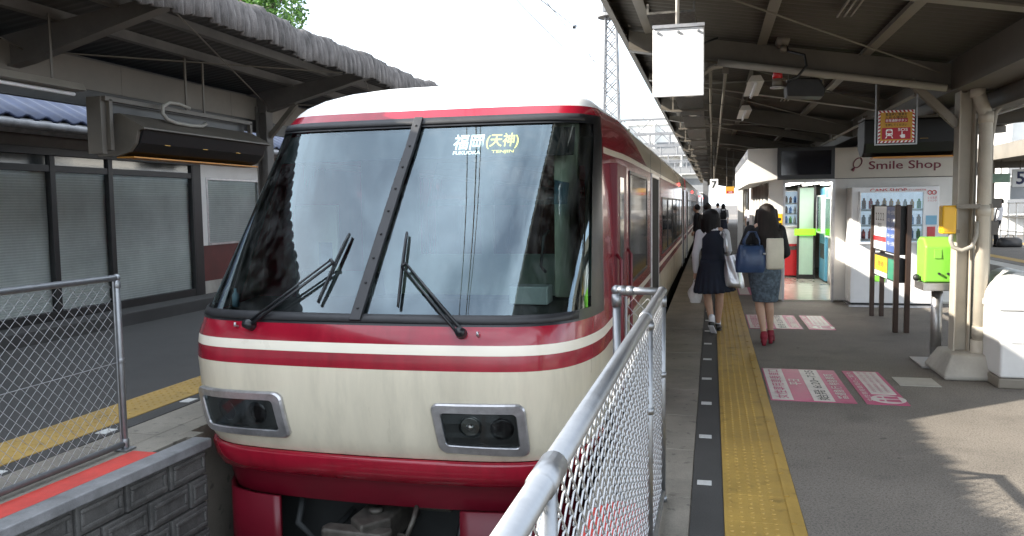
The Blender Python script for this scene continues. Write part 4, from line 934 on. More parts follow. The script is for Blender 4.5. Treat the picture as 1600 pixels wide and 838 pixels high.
# things in the kiosk doorway
pn = MB().box(1.80, 2.08, 17.9, 17.96, .03, 1.95).build('green_door', m_gdoor, kx); fr = MB(); fr.box(1.76, 1.80, 17.88, 17.98, .03, 2.0); fr.box(2.08, 2.12, 17.88, 17.98, .03, 2.0); fr.box(1.80, 2.08, 17.87, 17.98, .03, .12); fr.build('door_frame', m_frame, pn)
MB().box(1.70, 2.12, 17.84, 17.865, .95, 1.09).build('green_band', m_lgr, pn)
for k in range(3): MB().box(1.45 + k * .35, 1.55 + k * .35, 14.7, 17.4, 1.985, 2.01).build('tube_lamp', m_tube, kx)
def vending(name, label, x0, x1, y0, y1, h, mat, face, grp=None, show=None):
    """face: 'y' looks to the camera, 'x' looks to the left"""
    t = thing(name, label, 'vending machine', ((x0 + x1) / 2, (y0 + y1) / 2, 0), grp)
    MB().box(x0, x1, y0, y1, .06, h).build('cabinet', mat, t, bev=.012, seg=3); MB().box(x0 + .03, x1 - .03, y0 + .04, y1 - .03, 0, .059).build('base', m_blackm, t)
    return t
def fpt(face, x0, x1, y0, y1, u, z, d):
    """a point on the front: u along the width, d proud of it"""
    return (x0 + u, y0 - d, z) if face == 'y' else (x0 - d, y1 - u, z)
def fbox(mb, face, B, u0, u1, z0, z1, d0, d1, mi=0):
    p = fpt(face, *B, u0, z0, d0); q = fpt(face, *B, u1, z1, d1)
    return mb.box(min(p[0], q[0]), max(p[0], q[0]), min(p[1], q[1]), max(p[1], q[1]), z0, z1, mi)
m_cans = [M('can ' + n, c, .25, var=.1, coat=.3) for n, c in (('brown', (.28, .10, .04)), ('red', (.7, .03, .03)), ('amber', (.8, .38, .05)), ('green', (.18, .6, .09)), ('white', (.85, .85, .83)), ('blue', (.10, .28, .75)), ('dark', (.08, .04, .03)), ('lime', (.55, .8, .08)))]
def shelf(t, face, B, u0, u1, zs, picks, hh=.17, rr=.036, lit=False, dn=.5):
    bk = MB(); fbox(bk, face, B, u0, u1, zs[0] - .05, zs[-1] + hh + .08, .002, .006); bk = bk.build('display', m_disp if lit else m_dispd, t)
    pr = MB()
    for z in zs: fbox(pr, face, B, u0, u1, z - .035, z - .004, .006, .022)
    pr.build('price_rail', m_vend, bk)
    for r, z in enumerate(zs):
        n = int((u1 - u0) / (rr * 2.45)); cols = picks[r]
        for k in range(n):
            u = u0 + (k + .5) * (u1 - u0) / n; mt = m_cans[cols[int(k * len(cols) / n) % len(cols)]]
            c = Vector(fpt(face, *B, u, z, .034)); b = MB(); h2 = hh * random.uniform(.82, 1)
            b.tube([c, c + Vector((0, 0, h2 * .72)), c + Vector((0, 0, h2 * .82)), c + Vector((0, 0, h2))], [rr * .86, rr * .86, rr * .45, rr * .42], 8); o_ = b.build('bottle', mt, bk, smooth=True)
    gl = MB(); fbox(gl, face, B, u0, u1, zs[0] - .05, zs[-1] + hh + .08, .07, .073); gl.build('glass', m_lens, bk)
    fr = MB()
    for a in ((u0 - .02, u1 + .02, zs[0] - .08, zs[0] - .05), (u0 - .02, u1 + .02, zs[-1] + hh + .08, zs[-1] + hh + .10), (u0 - .02, u0, zs[0] - .05, zs[-1] + hh + .08), (u1, u1 + .02, zs[0] - .05, zs[-1] + hh + .08)): fbox(fr, face, B, *a, 0, .08)
    fr.build('display_frame', m_vend, bk)
B = (2.12, 3.36, 13.42, 13.95)
t = vending('vending_machine', 'big white drinks machine headed CANS SHOP in front of the kiosk wall', *B, 1.87, m_vend, 'y')
shelf(t, 'y', B, .12, 1.0, [1.07, 1.29, 1.53], [[1, 6, 1, 3, 7, 7, 5, 3], [6, 1, 5, 5, 4, 5, 0], [0, 1, 0, 4, 2, 2, 2, 0, 4, 2, 3, 7]], .17, .036, lit=True)
text('lettering', 'CANS SHOP', .52, .05, (2.64, 13.41, 1.815), (1, 0, 0), (0, 0, 1), m_redv, t, .001, bold=.01)
text('lettering', 'ペットボトル自動販売機', .34, .028, (3.0, 13.41, 1.812), (1, 0, 0), (0, 0, 1), m_redv, t, .001)
k = MB(); ring = [(3.255 + s * .03 + .028 * math.cos(2 * math.pi * q / 14), 13.412, 1.77 + .03 * math.sin(2 * math.pi * q / 14)) for s in (-1,) for q in range(14)]; k.tube(ring, .006, 6, closed=True)
ring = [(3.285 + .028 * math.cos(2 * math.pi * q / 14), 13.410, 1.77 + .03 * math.sin(2 * math.pi * q / 14)) for q in range(14)]; k.tube(ring, .006, 6, closed=True)
k.build('ring_emblem', m_redv, t); text('lettering', 'くつろぎ', .13, .04, (3.26, 13.41, 1.69), (1, 0, 0), (0, 0, 1), m_redv, t, .001); text('lettering', 'ドリンク', .12, .03, (3.26, 13.41, 1.645), (1, 0, 0), (0, 0, 1), m_redv, t, .001)
MB().box(2.47, 2.62, 13.405, 13.421, .50, .68).build('pickup_hatch', m_blackm, t, bev=.006); MB().box(2.47, 2.62, 13.407, 13.421, .40, .49).build('green_label', m_lime, t)
MB().box(2.55, 2.58, 13.405, 13.421, .78, 1.0).build('coin_panel', m_alu, t, bev=.003); text('lettering', '↑', 0, .05, (2.60, 13.41, .88), (1, 0, 0), (0, 0, 1), m_redv, t, .001)
MB().box(3.18, 3.33, 13.408, 13.421, 1.28, 1.42).build('blue_label', m_bluev, t); MB().box(3.20, 3.31, 13.408, 13.421, 1.08, 1.25).build('notice_label', m_redv, t)
for z in (.62, .30): MB().box(3.08, 3.28, 13.405, 13.421, z, z + .10).build('bin_hatch', m_lbeam, t, bev=.006)
k = MB(); k.tube([(3.13, 13.39, .93), (3.24, 13.39, .95)], .02, 10); k.ball((3.13, 13.385, .93), .045); k.ball((3.24, 13.385, .955), .04); k.build('lock_handle', m_blackm, t, smooth=True)
k = MB()
for q in range(5): k.box(2.118, 2.119, 13.5, 13.9, .1, .2) if q == 9 else None
k.box(2.10, 3.38, 13.38, 13.95, .0, .03); k.build('floor_tray', m_alu, t)
B = (1.12, 1.40, 18.4, 19.0); Bk = (1.30, 1.92, 18.3, 18.9)
t = vending('vending_machine', 'red and white drinks machine at the back left of the kiosk', *Bk, 1.9, m_redv, 'y')
k = MB().box(1.31, 1.90, 18.285, 18.302, .75, 1.12).build('white_panel', m_vend, t)
shelf(t, 'y', Bk, .05, .57, [1.2, 1.42, 1.64], [[6, 5, 3, 4, 6], [0, 6, 5, 4, 2], [6, 6, 0, 5, 4]], .16, .035, lit=True)
k = MB().box(1.31, 1.90, 18.27, 18.302, .62, .70).build('pickup_hatch', m_lbeam, t)
B = (1.62, 1.98, 16.6, 17.7); Bb = (2.20, 2.9, 17.0, 17.85)
t = vending('vending_machine', 'sky blue machine on the right inside the kiosk', *Bb, 1.93, m_bluev, 'x')
shelf(t, 'x', Bb, .10, .8, [1.1, 1.32, 1.54], [[1, 5, 4, 2], [4, 2, 1, 5], [5, 1, 4, 4]], .14, .032, lit=True)
MB().box(2.194, 2.202, 17.1, 17.7, .5, .8).build('pickup_hatch', m_blackm, t)
Bb = (2.22, 2.9, 15.7, 16.75)
t = vending('vending_machine', 'silver and white machine just inside the kiosk doorway', *Bb, 1.93, m_steel, 'x')
shelf(t, 'x', Bb, .12, .85, [1.05, 1.27, 1.49], [[4, 6, 2, 5], [4, 5, 1, 2], [6, 4, 4, 1]], .14, .032, lit=True)
MB().box(2.212, 2.222, 15.8, 16.6, .15, .75).build('white_panel', m_vend, t)
# tv on the kiosk corner
t = thing('television', 'large switched off television on the kiosk front above the doorway', 'television', (1.40, 13.6, 2.2))
MB().box(.995, 1.835, 13.2, 13.27, 2.0, 2.50).build('case', m_black, t, bev=.008); MB().box(1.05, 1.78, 13.194, 13.199, 2.07, 2.44).build('screen', m_screen, t); MB().box(1.3, 1.5, 13.27, 13.98, 2.15, 2.3).build('wall_bracket', m_blackm, t)
t = thing('yellow_poster', 'yellow and black poster on the kiosk pillar behind the woman in the grey skirt', 'poster', (1.1, 13.99, 1.4)); MB().box(1.05, 1.14, 13.985, 13.998, 1.22, 1.46).build('sheet', m_yl, t); MB().ball((1.095, 13.985, 1.37), .028, .003, .028).build('emblem', m_blk, t); MB().box(1.065, 1.125, 13.981, 13.984, 1.25, 1.31).build('print', m_blk, t)
t = setp(MB().box(.84, .90, 27.0, 27.03, 1.45, 1.62).build('yellow_sign', m_yl, loc=(.87, 27, 1.45)), 'small yellow sign on the far pillar past the kiosk', 'sign')
setp(MB().box(.82, .98, 26.9, 27.0, 0, 2.9).build('pillar', m_white, loc=(.9, 26.95, 0)), 'white pillar carrying the small yellow sign past the kiosk', 'pillar')
# timetable stand
t = thing('timetable_stand', 'brown posted timetable stand with white, blue, yellow and green panels', 'notice board', (2.31, 11.6, 0))
for y in (10.83, 12.37):
    for x in (2.245, 2.375): MB().box(x - .03, x + .03, y - .03, y + .03, 0, 1.60).build('post', m_brown, t, bev=.006)
MB().box(2.25, 2.37, 10.87, 12.33, .97, 1.585).build('upper_panel', m_blackm, t); MB().box(2.25, 2.37, 10.87, 12.33, .62, .92).build('lower_panel', m_blackm, t)
def tp(y0, y1, z0, z1, m, n, d=.246): return MB().box(d, d + .003, y0, y1, z0, z1) if False else MB().box(2.0 + d, 2.0 + d + .003, y0, y1, z0, z1).build(n, m, t)
tp(11.5, 12.3, .99, 1.575, m_signw, 'timetable_sheet'); tp(11.5, 12.3, 1.10, 1.17, m_redv, 'red_stripe', .243); tp(10.9, 11.49, .99, 1.575, M('blue panel', (.05, .10, .30), .4), 'blue_panel')
tp(11.4, 12.2, .70, .90, m_yl, 'yellow_panel'); tp(10.95, 11.35, .64, .90, M('green panel', (.03, .20, .12), .4), 'green_panel'); tp(11.4, 12.2, .63, .69, m_signw, 'white_panel')
text('lettering', '2 2 2 2', .55, .10, (2.242, 11.9, 1.44), (0, -1, 0), (0, 0, 1), m_blk, t, .001); text('lettering', '時刻表', .25, .07, (2.242, 11.9, 1.32), (0, -1, 0), (0, 0, 1), m_blk, t, .001); text('lettering', 'Timetable', .28, .04, (2.242, 11.9, 1.24), (0, -1, 0), (0, 0, 1), m_blk, t, .001)
for q in range(5): text('lettering', '平日・土日祝', .42, .05, (2.244, 11.2, 1.5 - q * .1), (0, -1, 0), (0, 0, 1), m_signw, t, .001)
text('lettering', '普通', .4, .08, (2.244, 11.8, .80), (0, -1, 0), (0, 0, 1), m_redv, t, .001)
# card reader and control box
t = thing('card_reader', 'lime green card reader on a steel pedestal beside the column', 'card reader', (2.2, 8.78, 0))
MB().prism([(8.62, .84), (8.94, .84), (8.94, 1.25), (8.86, 1.285), (8.70, 1.285), (8.60, 1.20)], 0, 2.04, 2.32).build('housing', m_lime, t, bev=.02, seg=3)
MB().box(2.03, 2.33, 8.60, 8.96, .76, .838).build('tray', m_steel, t, bev=.006); MB().tube([(2.20, 8.78, .03), (2.20, 8.78, .76)], .052, 20).build('pedestal', m_steel, t, smooth=True); MB().box(2.02, 2.36, 8.52, 9.06, 0, .02).build('foot_plate', m_steel, t, bev=.004)
MB().box(2.12, 2.19, 8.598, 8.606, 1.08, 1.17).build('cover', m_lime, t, bev=.004)
for x, z in ((2.17, .93), (2.25, .93), (2.28, .97)): MB().tube([(x, 8.61, z), (x, 8.59, z)], .012, 10).build('screw', m_blackm, t)
k = MB(); k.ball((2.0, 8.75, .88), .035); k.tube([(2.0, 8.75, .88), (2.05, 8.75, .87)], .02, 8); k.build('side_knob', m_blackm, t, smooth=True)
t = thing('switch_box', 'yellow enamelled switch box strapped to the column above the card reader', 'electrical box', (2.16, 8.3, 1.47))
MB().box(2.09, 2.21, 8.22, 8.36, 1.335, 1.60).build('box', m_yl, t, bev=.014, seg=3); k = MB()
for z in (1.37, 1.565): k.box(2.10, 2.20, 8.214, 8.222, z - .008, z + .008)
k.build('hinge', m_yl, t)
MB().box(2.21, 2.25, 8.26, 8.30, 1.34, 1.37).build('bracket', m_beigel, t); MB().box(2.2, 2.5, 8.20, 8.215, 1.57, 1.61).build('strap', m_beigel, t)
MB().tube([(2.17, 8.25, 1.335), (2.17, 8.24, 1.27), (2.19, 8.24, 1.21), (2.26, 8.22, 1.18), (2.34, 8.2, 1.22), (2.37, 8.2, 1.32), (2.37, 8.2, 1.45)], .02, 10).build('conduit', m_tap, t, smooth=True)
t = thing('meter_boxes', 'two small dark grey boxes on the far side of the column', 'electrical box', (2.55, 8.3, 1.5)); MB().box(2.52, 2.62, 8.35, 8.47, 1.57, 1.66).build('upper_box', m_lbeam, t, bev=.006); MB().box(2.50, 2.60, 8.35, 8.47, 1.32, 1.45).build('lower_box', m_lbeam, t, bev=.006)
# bins
def binx(label, x0, y0, w=.46, d=.52):
    t = thing('litter_bin', label, 'bin', (x0 + w / 2, y0 + d / 2, 0), 'white bins by the column')
    MB().box(x0 - .01, x0 + w + .01, y0 - .01, y0 + d + .01, 0, .09).build('base', m_beigel, t, bev=.012)
    MB().box(x0, x0 + w, y0, y0 + d, .092, .68).build('body', m_bin, t, bev=.02, seg=3)
    pr = [(y0 - .012, .685), (y0 + d + .012, .685), (y0 + d + .012, .74)] + [(y0 + d / 2 + (d / 2) * math.cos(R(a)), .74 + .23 * math.sin(R(a))) for a in range(0, 181, 12)] + [(y0 - .012, .74)]
    pr2 = [(x0 - .012, .685), (x0 + w + .012, .685), (x0 + w + .012, .74)] + [(x0 + w / 2 + (w / 2) * math.cos(R(a)), .74 + .22 * math.sin(R(a))) for a in range(0, 181, 12)] + [(x0 - .012, .74)]
    MB().prism(pr2, 1, y0, y0 + d).build('domed_lid', m_bin, t, bev=.012, seg=3)
    for z in (.40,): MB().box(x0 + .08, x0 + .38, y0 - .006, y0 + .001, z, z + .2).build('front_panel', m_bin, t, bev=.003)
    k = MB().tube([(x0 + .40, y0 - .012, .055), (x0 + .40, y0 - .02, .055)], .012, 10).build('lock', m_blackm, t)
    return t
binx('nearer of the two white domed bins beside the column', 2.45, 7.72); binx('white domed bin half hidden behind another bin and the column', 2.66, 8.55)
setp(MB().box(1.645, 1.985, 7.68, 8.035, -.004, .005).build('floor_hatch', m_concl, loc=(1.8, 7.85, 0)), 'small pale square hatch in the asphalt in front of the column', 'hatch')
# ------------------------------------------------------------------ pink floor stickers, read from the far side of the yellow strip
def sticker(y0, near):
    g = 'pink boarding stickers on the pavement'; y1 = y0 + 1.33; z = .004
    lab = ('near', 'nearest to the camera') if near == 0 else (('mid', 'in front of the kiosk doorway') if near == 1 else ('far', 'partly behind the woman with the blue bag'))
    t = thing('floor_sticker', 'wide pink striped boarding sticker with times, ' + lab[1], 'floor sticker', (.83, y0 + .66, 0), g)
    MB().box(.492, 1.165, y0, y1, -.002, z).build('pink_sheet', m_pink, t)
    for a, b in ((.505, .675), (.835, 1.0)): MB().box(a, b, y0 + .02, y1 - .02, z - .001, z + .002).build('pale_band', m_pwht, t)
    def ft(s, x, w, h, m, yc=.66): return text('lettering', s, w, h, (x, y0 + yc, z + .003), (0, 1, 0), (-1, 0, 0), m, t, .0005, bold=.01)
    if near < 2:
        ft('女性専用車乗車口', .59, 1.2, .11, m_pink); ft('平日', .75, .24, .10, m_pwht, .72); ft('始発 6:20~7:35', .918, 1.22, .10, m_blk); ft('普通急行 特急車両', 1.08, 1.0, .09, m_pwht, .62)
    t = thing('floor_sticker', 'narrow pink sticker with a round people symbol, ' + lab[1], 'floor sticker', (1.4, y0 + .66, 0), g)
    MB().box(1.238, 1.565, y0, y1, -.002, z).build('pink_sheet', m_pink, t); MB().box(1.335, 1.535, y0 + .36, y1 - .03, z - .001, z + .002).build('pale_panel', m_pwht, t)
    rg = [(1.435 + .135 * math.cos(2 * math.pi * q / 28), y0 + .185 + .145 * math.sin(2 * math.pi * q / 28)) for q in range(28)]
    MB().prism(rg, 2, z - .001, z + .002).build('oval', m_pwht, t)
    if near < 2:
        text('lettering', '女性専用車両のご案内', 1.15, .05, (1.285, y0 + .66, z + .003), (0, 1, 0), (-1, 0, 0), m_pwht, t, .0005)
        for q in range(3): text('lettering', '女性のお客様と小学生以下のお子様', .84, .032, (1.375 + q * .055, y0 + .85, z + .003), (0, 1, 0), (-1, 0, 0), m_pink, t, .0005)
        k = MB()
        for yy in (.13, .24):
            a = [(1.41, y0 + yy - .03), (1.52, y0 + yy - .045), (1.52, y0 + yy + .045), (1.41, y0 + yy + .03)]; k.prism(a, 2, z + .002, z + .0035); k.prism([(1.375 + .022 * math.cos(2 * math.pi * q / 12), y0 + yy + .022 * math.sin(2 * math.pi * q / 12)) for q in range(12)], 2, z + .002, z + .0035)
        k.build('people_symbol', m_pink, t)
sticker(6.92, 0); sticker(10.90, 1); sticker(14.9, 2)

for q, (x, y) in enumerate(((.47, 9.4), (.47, 12.2), (3.4, 10.0))):
    t = thing('ceiling_lamp', ('unlit white tube lamp behind the warning beacon', 'unlit white tube lamp further along the right canopy', 'unlit white tube lamp right of the column')[q], 'lamp', (x, y, rroof(x) - .2), 'tube lamps under the right canopy')
    z = rroof(x) - .24; MB().prism([(x - .05, z + .07), (x + .05, z + .07), (x + .09, z), (x - .09, z)], 1, y, y + 1.25).build('reflector', m_white, t, bev=.004)
    MB().tube([(x, y + .03, z - .018), (x, y + 1.22, z - .018)], .017, 10).build('tube', m_signw, t, smooth=True); MB().box(x - .02, x + .02, y + .2, y + .24, z + .07, rroof(x)).box(x - .02, x + .02, y + 1.0, y + 1.04, z + .07, rroof(x)).build('hanger', m_beige, t)

for q, x in enumerate((-.02, .13, 1.9)):
    t = thing('electrical_conduit', ('thin grey conduit run under the purlins nearest the cable tray', 'thin grey conduit run just right of the one by the cable tray', 'grey conduit run under the roof left of the column')[q], 'conduit', (x, 20, rroof(x) - .3))
    z = rroof(x) - (.31, .31, .33)[q]; MB().tube([(x, 8.6, z), (x, 30, z), (x, 60, z)], .018, 8).build('pipe', m_tap, t, smooth=True)
    for y in BY[2:12]: MB().box(x - .03, x + .03, y + .05, y + .08, z - .025, z + .08).build('clip', m_beige, t)
# ------------------------------------------------------------------ beyond: the next platform, town, wires, tree
fc = thing('platform_canopy', 'sunlit canopy with a pale fascia over the far platform across the tracks', 'canopy', (9.4, 30, 0))
MB().box(7.25, 7.33, 8, 85, 2.70, 3.08).build('fascia', m_beigel, fc); MB().box(7.33, 11.6, 8, 85, 2.95, 3.0).build('roof_sheet', m_sheet, fc)
for k in range(9):
    y = 14 + k * 8.5
    c = MB(); c.box(9.28, 9.46, y - .09, y + .09, 0, 2.95); co2 = c.build('column', m_beigel, fc)
    MB().box(7.4, 11.5, y - .05, y + .05, 2.72, 2.94).build('beam', m_beige, fc)
for x in (8.2, 10.6): MB().box(x - .04, x + .04, 8, 85, 2.85, 2.93).build('purlin', m_beige, fc)
t = thing('platform_number', 'white hanging sign with the platform number 5 over the far platform', 'sign', (9.9, 30, 2.3)); MB().box(9.70, 10.16, 29.97, 30.03, 2.06, 2.64).build('board', m_signw, t); text('number', '5', 0, .42, (9.93, 29.96, 2.35), (1, 0, 0), (0, 0, 1), m_navy, t, .001, bold=.02); MB().tube([(9.93, 30, 2.64), (9.93, 30, 2.95)], .02, 8).build('pole', m_beige, t)
t = thing('exit_sign', 'small green box sign hanging left of the platform number 5', 'sign', (9.3, 29.8, 2.35)); MB().box(9.02, 9.56, 29.75, 29.85, 2.20, 2.50).build('board', M('pale green sign', (.30, .48, .38), .4, var=.2), t); MB().tube([(9.3, 29.8, 2.5), (9.3, 29.8, 2.95)], .02, 8).build('pole', m_beige, t)
t = thing('white_railing', 'white railing beyond the far platform', 'railing', (13, 40, 0)); r = MB()
for k in range(40): r.tube([(12.2, 20 + k * .9, -.4), (12.2, 20 + k * .9, 1.5)], .03, 6)
r.build('post', m_white, t); r = MB()
for z in (.3, .9, 1.5): r.tube([(12.2, 20, z), (12.2, 56, z)], .025, 6)
r.build('rail', m_white, t)
def block(label, x0, x1, y0, y1, z1, mat, fl=2.9, bay=3.2, cat='apartment building', group=None):
    t = thing('apartment_building', label, cat, ((x0 + x1) / 2, y0, GZ), group)
    MB().box(x0, x1, y0, y1, GZ, z1).build('wall', mat, t)
    n = int((z1 - 1) / fl); nb = max(1, int((x1 - x0) / bay)); bw = (x1 - x0) / nb
    sl = MB(); ra = MB(); wn = MB(); pa = MB()
    for i in range(n):
        z = .6 + i * fl
        sl.box(x0 - .1, x1 + .1, y0 - 1.4, y0 - .01, z - .18, z); ra.box(x0 - .1, x1 + .1, y0 - 1.45, y0 - 1.35, z + .0, z + 1.05)
        for k in range(nb): wn.box(x0 + k * bw + .35, x0 + (k + 1) * bw - .35, y0 - .04, y0 - .005, z + .05, z + 2.1)
    for k in range(nb + 1): pa.box(x0 + k * bw - .08, x0 + k * bw + .08, y0 - 1.34, y0 - .012, .6, z1)
    sl.build('balcony_slab', mat, t); ra.build('balcony_railing', m_aptb, t); wn.build('window', m_aptb, t); pa.build('party_wall', mat, t)
    MB().box(x0 - .2, x1 + .2, y0 - .3, y1 + .2, z1 + .002, z1 + .6).build('parapet', mat, t); MB().box(x0 + 3, x0 + 6, y0 + 2, y0 + 6, z1 + .6, z1 + 3).build('roof_hut', mat, t)
block('tall pale apartment block with balconies rising behind the train tail', -13.0, -.5, 130, 145, 14.2, m_apt)
block('low pale building beyond the end of the far platform', 6, 40, 150, 165, 9, m_apt)
block('white housing block behind the far platform on the right', 22, 60, 70, 84, 9.5, m_apt, cat='building')
block('beige housing block far to the right past the white one', 64, 90, 60, 74, 12, m_beigel, cat='building')
# lattice tower
t = thing('lattice_tower', 'tall thin grey lattice radio tower rising behind the train roof', 'tower', (-10.8, 90, GZ))
def tw(z): return 1.05 - .55 * (z + 1) / 27
lg = MB(); br = MB()
for sx in (-1, 1):
    for sy in (-1, 1): lg.tube([(-10.85 + sx * tw(z), 90 + sy * tw(z), z) for z in (-1, 12, 26)], .12, 6)
z = -1
while z < 25:
    a, b = tw(z), tw(z + 1.5)
    for s in (-1, 1):
        br.tube([(-10.85 - a, 90 + s * a, z), (-10.85 + b, 90 + s * b, z + 1.5)], .075, 5); br.tube([(-10.85 + a, 90 + s * a, z), (-10.85 - b, 90 + s * b, z + 1.5)], .075, 5)
        br.tube([(-10.85 + s * a, 90 - a, z), (-10.85 + s * b, 90 + b, z + 1.5)], .075, 5)
    z += 1.5
lg.build('leg', m_tower, t); br.build('bracing', m_tower, t)
k = MB(); k.tube([(-10.85, 90, 22.2), (-10.85, 90, 22.5)], 1.5, 16); k.tube([(-10.85, 90, 25), (-10.85, 90, 29)], .1, 6)
for a in (0, 1, 2): k.box(-11.6 + a * .8, -11.3 + a * .8, 88.6, 88.9, 22.6, 24.2)
k.build('platform_ring', m_tower, t)
# catenary gantries and wires
for i, y in enumerate((46, 56, 66, 78, 90)):
    t = thing('catenary_gantry', 'steel catenary gantry over the tracks, ' + ('the nearest one', 'second from the front', 'in the middle of the row', 'second from the back', 'the farthest one')[i], 'gantry', (-3, y, GZ), 'catenary gantries over the track')
    for x in (-6.5, 3.9 if y > 75 else -.35): MB().box(x - .12, x + .12, y - .12, y + .12, GZ, 6.6).build('mast', m_tower, t)
    x1 = 3.9 if y > 75 else -.35; g = MB()
    for zz in (5.6, 6.4): g.box(-6.6, x1 + .1, y - .06, y + .06, zz - .06, zz + .06)
    n = int((x1 + 6.5) / .8)
    for q in range(n): g.bar((-6.5 + q * .8, y, 5.6 if q % 2 else 6.4), (-5.7 + q * .8, y, 6.4 if q % 2 else 5.6), .05, .05)
    for q in range(5): g.tube([(-5.6 + q * 1.1, y, 5.55), (-5.6 + q * 1.1, y, 5.0)], .06, 6)
    g.build('truss', m_tower, t)
def wire(label, pts, r=.008, nm='overhead_wire', g=None):
    return setp(MB().tube(pts, r, 5).build(nm, m_blackm, loc=pts[0]), label, 'wire', g)
wire('thin overhead contact wire running above the train roof', [(-2.4, -5, 4.15), (-2.2, 22, 4.1), (-2.4, 46, 3.95), (-2.2, 90, 3.95)], .007)
wire('thin overhead messenger wire sagging above the contact wire', [(-2.3, -5, 4.9), (-2.3, 10, 4.55), (-2.3, 22, 4.5), (-2.3, 34, 4.7), (-2.3, 46, 5.3), (-2.3, 90, 5.3)], .007)
wire('slanting feeder wire crossing the white sky with an insulator', [(-2.3, -6, 5.2), (-2.497, 12, 4.722), (-2.816, 17, 5.396), (-4.096, 30, 6.623), (-5.4, 46, 7.2)], .010)
setp(MB().tube([(-2.816, 16.9, 5.36), (-2.816, 17.1, 5.43)], .035, 10).build('insulator', m_blackm, loc=(-2.816, 17, 5.4)), 'small dark insulator hanging on the slanting wire', 'insulator')
# the tree behind the left canopy
def tree(name, label, x, y, z0, h, rad, n, seed, g=None):
    rnd = random.Random(seed); t = thing(name, label, 'tree', (x, y, z0), g)
    tk = MB(); tk.tube([(x, y, z0), (x + .1, y, z0 + h * .35), (x - .1, y + .1, z0 + h * .6), (x, y, z0 + h * .9)], [.30, .24, .15, .04], 10); limbs = []
    for q in range(9):
        a = q * 2.4; z = z0 + h * (.35 + .055 * q); l = rad * rnd.uniform(.6, .95); e = (x + l * math.cos(a), y + l * math.sin(a), z + l * .5); tk.tube([(x, y, z), ((x + e[0]) / 2, (y + e[1]) / 2, z + l * .15), e], [.10, .07, .025], 6); limbs.append(e)
    tk.build('trunk', m_bark, t, smooth=True)
    cl = []
    for q in range(34):
        a = rnd.uniform(0, 6.28); zz = rnd.uniform(.32, 1.0); rr = rad * math.sqrt(max(.06, 1 - ((zz - .6) / .45) ** 2)) * rnd.uniform(.35, 1); cl.append((x + rr * math.cos(a), y + rr * math.sin(a), z0 + h * zz, rnd.uniform(.45, .95)))
    for q in range(2):
        mb = MB(); vs = []; fs = []
        for i in range(n // 2):
            c = cl[rnd.randrange(len(cl))]; v = Vector((rnd.gauss(0, 1), rnd.gauss(0, 1), rnd.gauss(0, .8))); v = v.normalized() * c[3] * rnd.uniform(.4, 1.05) ** .6
            p = Vector(c[:3]) + v; u = Vector((rnd.gauss(0, 1), rnd.gauss(0, 1), rnd.gauss(0, .6))).normalized(); w = u.cross(Vector((rnd.gauss(0, 1), rnd.gauss(0, 1), rnd.gauss(0, 1)))).normalized(); s = rnd.uniform(.05, .11)
            k = len(vs); vs += [p - u * s, p - w * s * .45, p + u * s, p + w * s * .45]; fs.append((k, k + 1, k + 2, k + 3))
        mb.add(vs, fs); mb.build('crown', (m_leaf, m_leaf2)[q], t, fix=False)
def leafmat(nm, c0, c1):
    m, n, l, b = nodes(nm); x = noise(n, l, 3, 4); r = ramp(n, l, x.outputs['Fac'], c0, c1); l.new(r.outputs[0], b.inputs['Base Color']); b.inputs['Roughness'].default_value = .5
    tr_ = n.new('ShaderNodeBsdfTranslucent'); l.new(r.outputs[0], tr_.inputs[0]); ms_ = n.new('ShaderNodeMixShader'); ms_.inputs[0].default_value = .35; l.new(b.outputs[0], ms_.inputs[1]); l.new(tr_.outputs[0], ms_.inputs[2]); l.new(ms_.outputs[0], n['Material Output'].inputs[0]); return m
m_leaf = leafmat('bright green leaf', (.06, .15, .025), (.12, .24, .04)); m_leaf2 = leafmat('deep green leaf', (.035, .09, .02), (.07, .15, .03))
tree('leafy_tree', 'bright green leafy tree rising behind the left canopy', -14.1, 22.5, GZ, 11.0, 1.55, 26000, 5)
# ------------------------------------------------------------------ people
def V(*a): return Vector(a)
def hand(mb, w, d, side, r=.0085):
    """palm and five bent fingers hanging from wrist w along d"""
    d = Vector(d).normalized(); s = Vector((side, 0, 0)); f = Vector((0, 1, 0))
    mb.cap(w, w + d * .075, .024, .034, 10)
    for i, (o, l) in enumerate(((-.027, .066), (-.009, .078), (.009, .074), (.027, .058))):
        b = w + d * .085 + f * o; k = b + d * l * .5; e = k + (d * .8 - s * .6).normalized() * l * .5
        mb.cap(w + d * .06 + f * o * .8, k, r * 1.1, r, 8); mb.cap(k, e, r, r * .8, 8)
    b = w + d * .03 + f * .03; mb.cap(b, b + (d * .7 + f * .6).normalized() * .04, r * 1.2, r * 1.1, 8); mb.cap(b + (d * .7 + f * .6).normalized() * .04, b + (d * .9 + f * .2 - s * .3).normalized() * .07, r * 1.05, r * .85, 8)
def head(mb, c, r=.085):
    x, y, z = c
    mb.loft([(x, y + .01, z - .115, .025, .03), (x, y + .012, z - .105, .05, .055), (x, y + .008, z - .06, .066, .078), (x, y, z, .075, .092), (x, y - .006, z + .05, .073, .09), (x, y - .008, z + .085, .055, .07), (x, y - .008, z + .105, .02, .025)], 20)
    mb.cap((x, y + .088, z - .005), (x, y + .108, z - .03), .010, .013, 8); mb.ball((x, y + .088, z - .066), .02, .009, .007)
    for s in (-1, 1): mb.ball((x + s * .077, y - .005, z - .012), .01, .02, .03)
